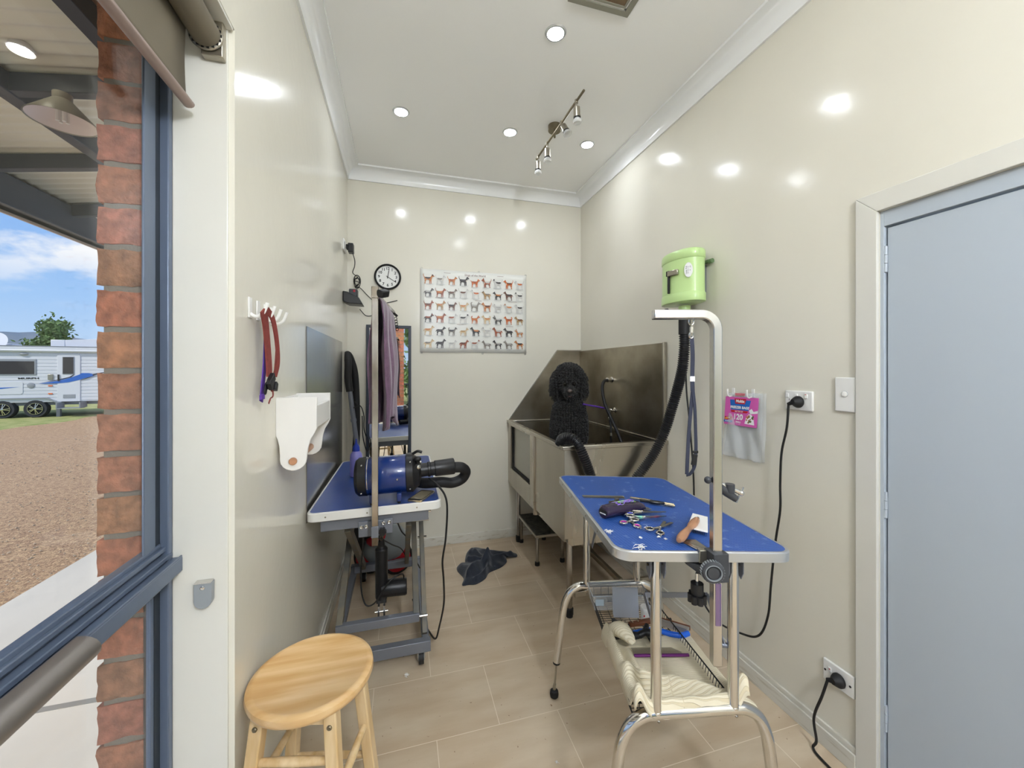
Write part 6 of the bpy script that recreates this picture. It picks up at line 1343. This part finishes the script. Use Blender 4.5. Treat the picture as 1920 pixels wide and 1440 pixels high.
# ---- things on the wire shelf
def shelf_things():
    z = .4612
    def L(x, y, zz=0): return V(x, y, z+zz)
    e = V(.971, -.24, 0); n = V(.24, .971, 0)
    def fr(x, y, rot=0, zz=0): return Matrix.Translation((x, y, z+zz)) @ Matrix.Rotation(math.atan2(-.24, .971)+R(rot), 4, 'Z')
    mt = fr(.762, 1.275); t = thing('clear_tub', 'long clear plastic tub with pale sticker at the back of wire shelf', 'plastic tub', mtx=mt)
    m = MB(mt); a, b, h = .094, .040, .052
    m.box(-a, a, -b, b, 0, .0015); m.prism([(-a, -b, 0), (a, -b, 0), (a+.008, -b-.004, h), (-a-.008, -b-.004, h)], (0, .0015, 0)); m.prism([(-a, b, 0), (a, b, 0), (a+.008, b+.004, h), (-a-.008, b+.004, h)], (0, -.0015, 0)); m.prism([(-a, -b, 0), (-a, b, 0), (-a-.008, b+.004, h), (-a-.008, -b-.004, h)], (.0015, 0, 0)); m.prism([(a, -b, 0), (a, b, 0), (a+.008, b+.004, h), (a+.008, -b-.004, h)], (-.0015, 0, 0))
    build(m, 'tub_body', 'clear', t, smooth=0)
    m = MB(mt); m.tube([(-a-.008, -b-.004, h), (a+.008, -b-.004, h), (a+.008, b+.004, h), (-a-.008, b+.004, h), (-a-.008, -b-.004, h)], .002, 6); build(m, 'tub_rim', 'frost', t)
    m = MB(mt); m.box(-a+.002, -a+.032, -b-.0035, -b-.003, .018, .040); build(m, 'sticker', 'lid_label', t)
    m = MB(mt); m.sph((-.06, 0, .014), (.022, .018, .010)); m.sph((-.03, .008, .012), (.018, .014, .009)); build(m, 'contents', 'greypl', t)
    mt = fr(.745, 1.190, -4) @ Matrix.Rotation(R(-12), 4, 'X'); t = thing('frosted_box', 'frosted translucent lidded box leaning upright on the wire shelf', 'plastic box', mtx=mt)
    m = MB(mt); m.box(-.042, .042, .0, .022, .002, .062); build(m, 'box_body', 'frost', t, bevel=.004)
    m = MB(mt); m.box(-.044, .044, -.004, .002, .058, .098); m.box(-.044, .044, -.004, .0, .002, .062); build(m, 'box_lid', 'frost', t, bevel=.002)
    mt = fr(.803, 1.160); t = thing('white_jar', 'small white screw-top jar with red print on the wire shelf', 'jar', mtx=mt); o = mt.translation
    m = MB(); m.lathe([(.016, 0), (.0175, .003), (.0175, .034), (.016, .037)], o, seg=28); build(m, 'jar_body', 'white', t)
    m = MB(); m.lathe([(.0192, .034), (.0192, .046), (.018, .048), (.001, .0475)], o, seg=28); build(m, 'jar_lid', 'white', t)
    m = MB(mt); m.box(-.011, -.008, -.0178, -.0172, .006, .014); m.box(-.006, -.002, -.0180, -.0174, .006, .012); m.box(.0, .009, -.0180, -.0172, .006, .012); build(m, 'barcode', 'ink', t)
    m = MB(mt); m.box(-.014, -.010, -.0156, -.0148, .022, .028); build(m, 'red_print', 'labelred', t)
    mt = fr(.725, 1.133, 12); t = thing('wooden_slicker', 'flat slicker brush with dark red wooden handle on the wire shelf', 'brush', mtx=mt)
    m = MB(mt); m.prism([(-.005, -.008, .012), (.085, -.009, .012), (.089, -.004, .012), (.089, .006, .012), (.085, .010, .012), (-.005, .008, .012)], (0, 0, .012)); build(m, 'handle', 'wood_dark', t, bevel=.003)
    m = MB(mt); m.sph((.008, 0, .0245), .0025, 8, 6); m.sph((.028, 0, .0245), .0025, 8, 6); build(m, 'rivets', 'gold', t)
    m = MB(mt); m.box(-.022, -.004, -.002, .002, .012, .020); m.prism([(-.052, .030, .010), (-.046, .032, .010), (-.014, -.030, .010), (-.020, -.032, .010)], (0, 0, .018)); build(m, 'head', 'darkgrey', t, bevel=.001)
    m = MB(mt); m.cyl((-.018, -.030, .019), (-.013, -.036, .019), .009, seg=14); m.tube(smooth_path([(-.034, .028, .02), (-.014, .026, .02), (-.006, .01, .018)], 5), .0018, 6); build(m, 'wire', 'satin', t)
    mt = fr(.665, 1.085, -2); t = thing('undercoat_rake', 'black-handled undercoat rake lying across the wire shelf', 'grooming tool', mtx=mt)
    m = MB(mt); m.tube(smooth_path([(-.032, 0, .022), (-.01, .003, .024), (.03, .0, .024), (.052, -.002, .026)], 5), [.010, .012, .013, .0135, .0135, .013, .013, .013, .0135, .013, .013, .0125, .012, .0115, .011, .010], 16, sx=.8); build(m, 'grip', 'rubber', t)
    m = MB(mt); m.tube(smooth_path([(.052, -.002, .026), (.075, .0, .034), (.10, -.01, .03)], 5), [.010]*5+[.013]*5+[.008], 14); m.tube([(.075, .004, .034), (.085, .022, .045)], [.012, .006], 12); build(m, 'neck', 'black', t)
    m = MB(mt); m.box(.084, .088, -.035, .02, .002, .03); build(m, 'rake_blade', 'ink', t)
    mt = fr(.800, 1.075, 8); t = thing('blue_brush', 'bright blue handled curved brush with wire pins on the wire shelf', 'brush', mtx=mt)
    m = MB(mt); m.tube(smooth_path([(-.09, .012, .014), (-.05, .016, .015), (-.01, .012, .016), (.03, -.012, .014), (.06, -.020, .013), (.085, -.014, .012)], 6), [.0085]*31, 12); build(m, 'handle', 'blue_pl', t)
    m = MB(mt); m.prism([(.012, .045, .010), (.028, .050, .010), (.095, -.006, .010), (.080, -.014, .010)], (0, 0, .016)); build(m, 'pins', 'bristle', t)
    m = MB(mt); m.obox((.030, .052, .020), (.100, -.004, .020), .008, .014); build(m, 'brush_back', 'wood_dark', t, bevel=.002)
    mt = fr(.762, 1.150, 0); t = thing('nail_clipper', 'black and chrome nail clipper behind the front chrome leg', 'nail clipper', mtx=fr(.845, 1.125)); mt = TM[t.name]
    m = MB(mt); m.sph((0, 0, .012), (.010, .008, .008)); m.tube([(0, 0, .012), (.03, .01, .012)], .005, 8); build(m, 'jaws', 'ink', t)
    m = MB(mt); m.tube([(-.006, -.004, .012), (-.024, -.006, .010)], .004, 8); build(m, 'lever', 'satin', t)
    # cream towel, ribbed, thrown over the front half of the shelf
    m = MB(); c = [V(.541, .826, 0), V(.832, .774, 0), V(.888, 1.052, 0), V(.606, 1.110, 0)]
    def fn(u, v):
        p = c[0].lerp(c[1], u).lerp(c[3].lerp(c[2], u), v)
        h = .004+.003*noise.noise(V(u*4, v*4, 2))
        h += .044*math.exp(-((u-.07-.02*math.sin(v*6))/.055)**2)*(.55+.45*v)           # roll on the left
        d = (v-(.36-.32*u+.10*math.sin(u*3.2)))/.055; h += .040*math.exp(-d*d)*min(1, u*6+.1)*(1-.35*u)          # diagonal fold
        h += .026*math.exp(-((u-.20)/.05)**2-((v-.55)/.22)**2)
        h += .008*math.exp(-((v-.03)/.05)**2)
        h += .006*noise.noise(V(u*9, v*7, 5))*(1 if v < .4 else .25)
        h += .030*math.exp(-((u-.03)/.045)**2)*(.4 if v > .8 else 1)+.031*math.exp(-((v-.05)/.05)**2)+.026*math.exp(-((u-.97)/.05)**2)*max(0, 1-v*1.6)
        if v < .015 or u < .01: h -= .012
        return (p.x, p.y, .463+max(.002, h))
    m.grid(fn, 90, 80); o = build(m, 'hand_towel', 'ribtowel', smooth=70, solid=.004, loc=Matrix.Translation((.7, .95, .463)) @ Matrix.Rotation(-.23, 4, 'Z')); tag(o, 'cream ribbed towel bunched over the front of the wire shelf', 'towel')
    m = MB(); m.tube(smooth_path([(.625, 1.095, .508), (.650, 1.060, .520), (.668, 1.025, .500)], 8), [.012, .015, .019, .022, .024, .025, .026, .026, .026, .026, .024, .022, .020, .018, .016, .012, .008], 16, sx=.8); build(m, 'folded_corner', 'ribtowel', o); m = MB(); m.tube(smooth_path([(.815, .815, .475), (.85, .80, .468), (.872, .79, .455)], 5), [.010, .012, .014, .014, .014, .013, .012, .011, .010, .008, .004], 12, sx=.7)
    build(m, 'folded_corner', 'ribtowel', o)
    mt = fr(.735, .985, -1, .016); t = thing('purple_comb', 'steel comb with a purple spine lying on the cream towel', 'comb', mtx=mt)
    m = MB(mt); m.box(-.082, .080, -.004, .003, 0, .006); build(m, 'spine', mat('purple_anodised_spine', (112, 44, 118), .3, metal=.4), t, bevel=.001)
    m = MB(mt)
    for i in range(60): x = -.080+i*.0024; m.box(x, x+.001, .002, .032-max(0, (i-50))*.002, .002, .0034)
    build(m, 'teeth', 'satin', t)
    m = MB(fr(.745, .858, -30, .026)); m.grid(lambda u, v: (-.03+u*.055, -.006+v*.014, .004*math.sin(u*3)), 8, 2); build(m, 'care_tag', 'labelwhite', o, solid=.0006)
shelf_things()
scale_about_camera(BEFORE, 1.032, -.0422)  # shelf things scaled about the camera, so their outline in view stays
# dark towel on the floor
def floor_towel():
    poly = [(.422, 2.689), (.455, 2.79), (.517, 2.85), (.603, 2.79), (.66, 2.76), (.705, 2.73), (.781, 2.68), (.775, 2.63), (.705, 2.64), (.69, 2.58), (.635, 2.52), (.547, 2.475), (.505, 2.41), (.44, 2.365), (.395, 2.37), (.355, 2.375), (.375, 2.45), (.350, 2.55), (.358, 2.60), (.41, 2.63)]
    n = len(poly); cx, cy = .52, 2.60; m = MB(); rings = 26; g = []
    P_ = smooth_path([(x, y, 0) for x, y in poly], 8, True); N = len(P_)
    for r_ in range(rings+1):
        f = r_/rings; ring = []
        for p in P_:
            x, y = cx+(p.x-cx)*f, cy+(p.y-cy)*f; q = V(x*7, y*7, .3)
            h = .018+.040*max(-.2, noise.noise(q))+.020*noise.noise(V(x*17, y*13, 1.2))
            for (ax, ay, bx, by, hh, w_) in ((.40, 2.45, .56, 2.60, .034, .020), (.56, 2.60, .50, 2.74, .028, .02), (.54, 2.58, .74, 2.66, .034, .022), (.43, 2.66, .52, 2.62, .022, .018), (.56, 2.56, .53, 2.44, .026, .016), (.44, 2.40, .53, 2.47, .020, .014)):
                t_ = max(0, min(1, ((x-ax)*(bx-ax)+(y-ay)*(by-ay))/((bx-ax)**2+(by-ay)**2))); d = math.hypot(x-ax-(bx-ax)*t_, y-ay-(by-ay)*t_); h += hh*math.exp(-(d/w_)**2)
            h *= min(1, (1-f)*5+.12); ring.append(m.v((x, y, .003+max(.002, h))))
        g.append(ring)
    for A, B in zip(g, g[1:]):
        for k in range(N): m.f([A[k], A[(k+1) % N], B[(k+1) % N], B[k]])
    low = [m.v((p.x, p.y, .001)) for p in P_]
    for k in range(N): m.f([g[-1][k], g[-1][(k+1) % N], low[(k+1) % N], low[k]])
    bmesh.ops.remove_doubles(m.bm, verts=m.bm.verts, dist=1e-6)
    o = build(m, 'dark_towel', 'towel_dark', smooth=60); tag(o, 'crumpled charcoal navy towel lying on the beige floor', 'towel')
    rnd = random.Random(12)
    for k, (x, y, s_) in enumerate(((.665, 1.035, .010), (.5, 1.06, .009), (.61, .985, .005), (.02, 1.74, .012), (.50, 1.22, .005))):
        m = MB()
        for _ in range(24):
            c = Vector((x+rnd.gauss(0, s_*.4), y+rnd.gauss(0, s_*.4), .002+rnd.random()*s_*.3)); d = Vector((rnd.gauss(0, 1), rnd.gauss(0, 1), rnd.gauss(0, .3))).normalized()*s_*.5; m.tube([c-d, c+Vector((0, 0, s_*.15)), c+d], .0007, 4, caps=False)
        o = build(m, 'floor_fluff', 'fluff'); tag(o, ['fluffy white fur wisp on the floor under the front chrome legs', 'white fur wisp on the floor left of the front chrome leg', 'tiny fur speck on the floor between the chrome front feet', 'white fur wisp on the floor in front of the lift table base', 'small fur speck on the floor right of the levelling foot'][k], 'fur tuft')
floor_towel()
bpy.context.view_layer.update()
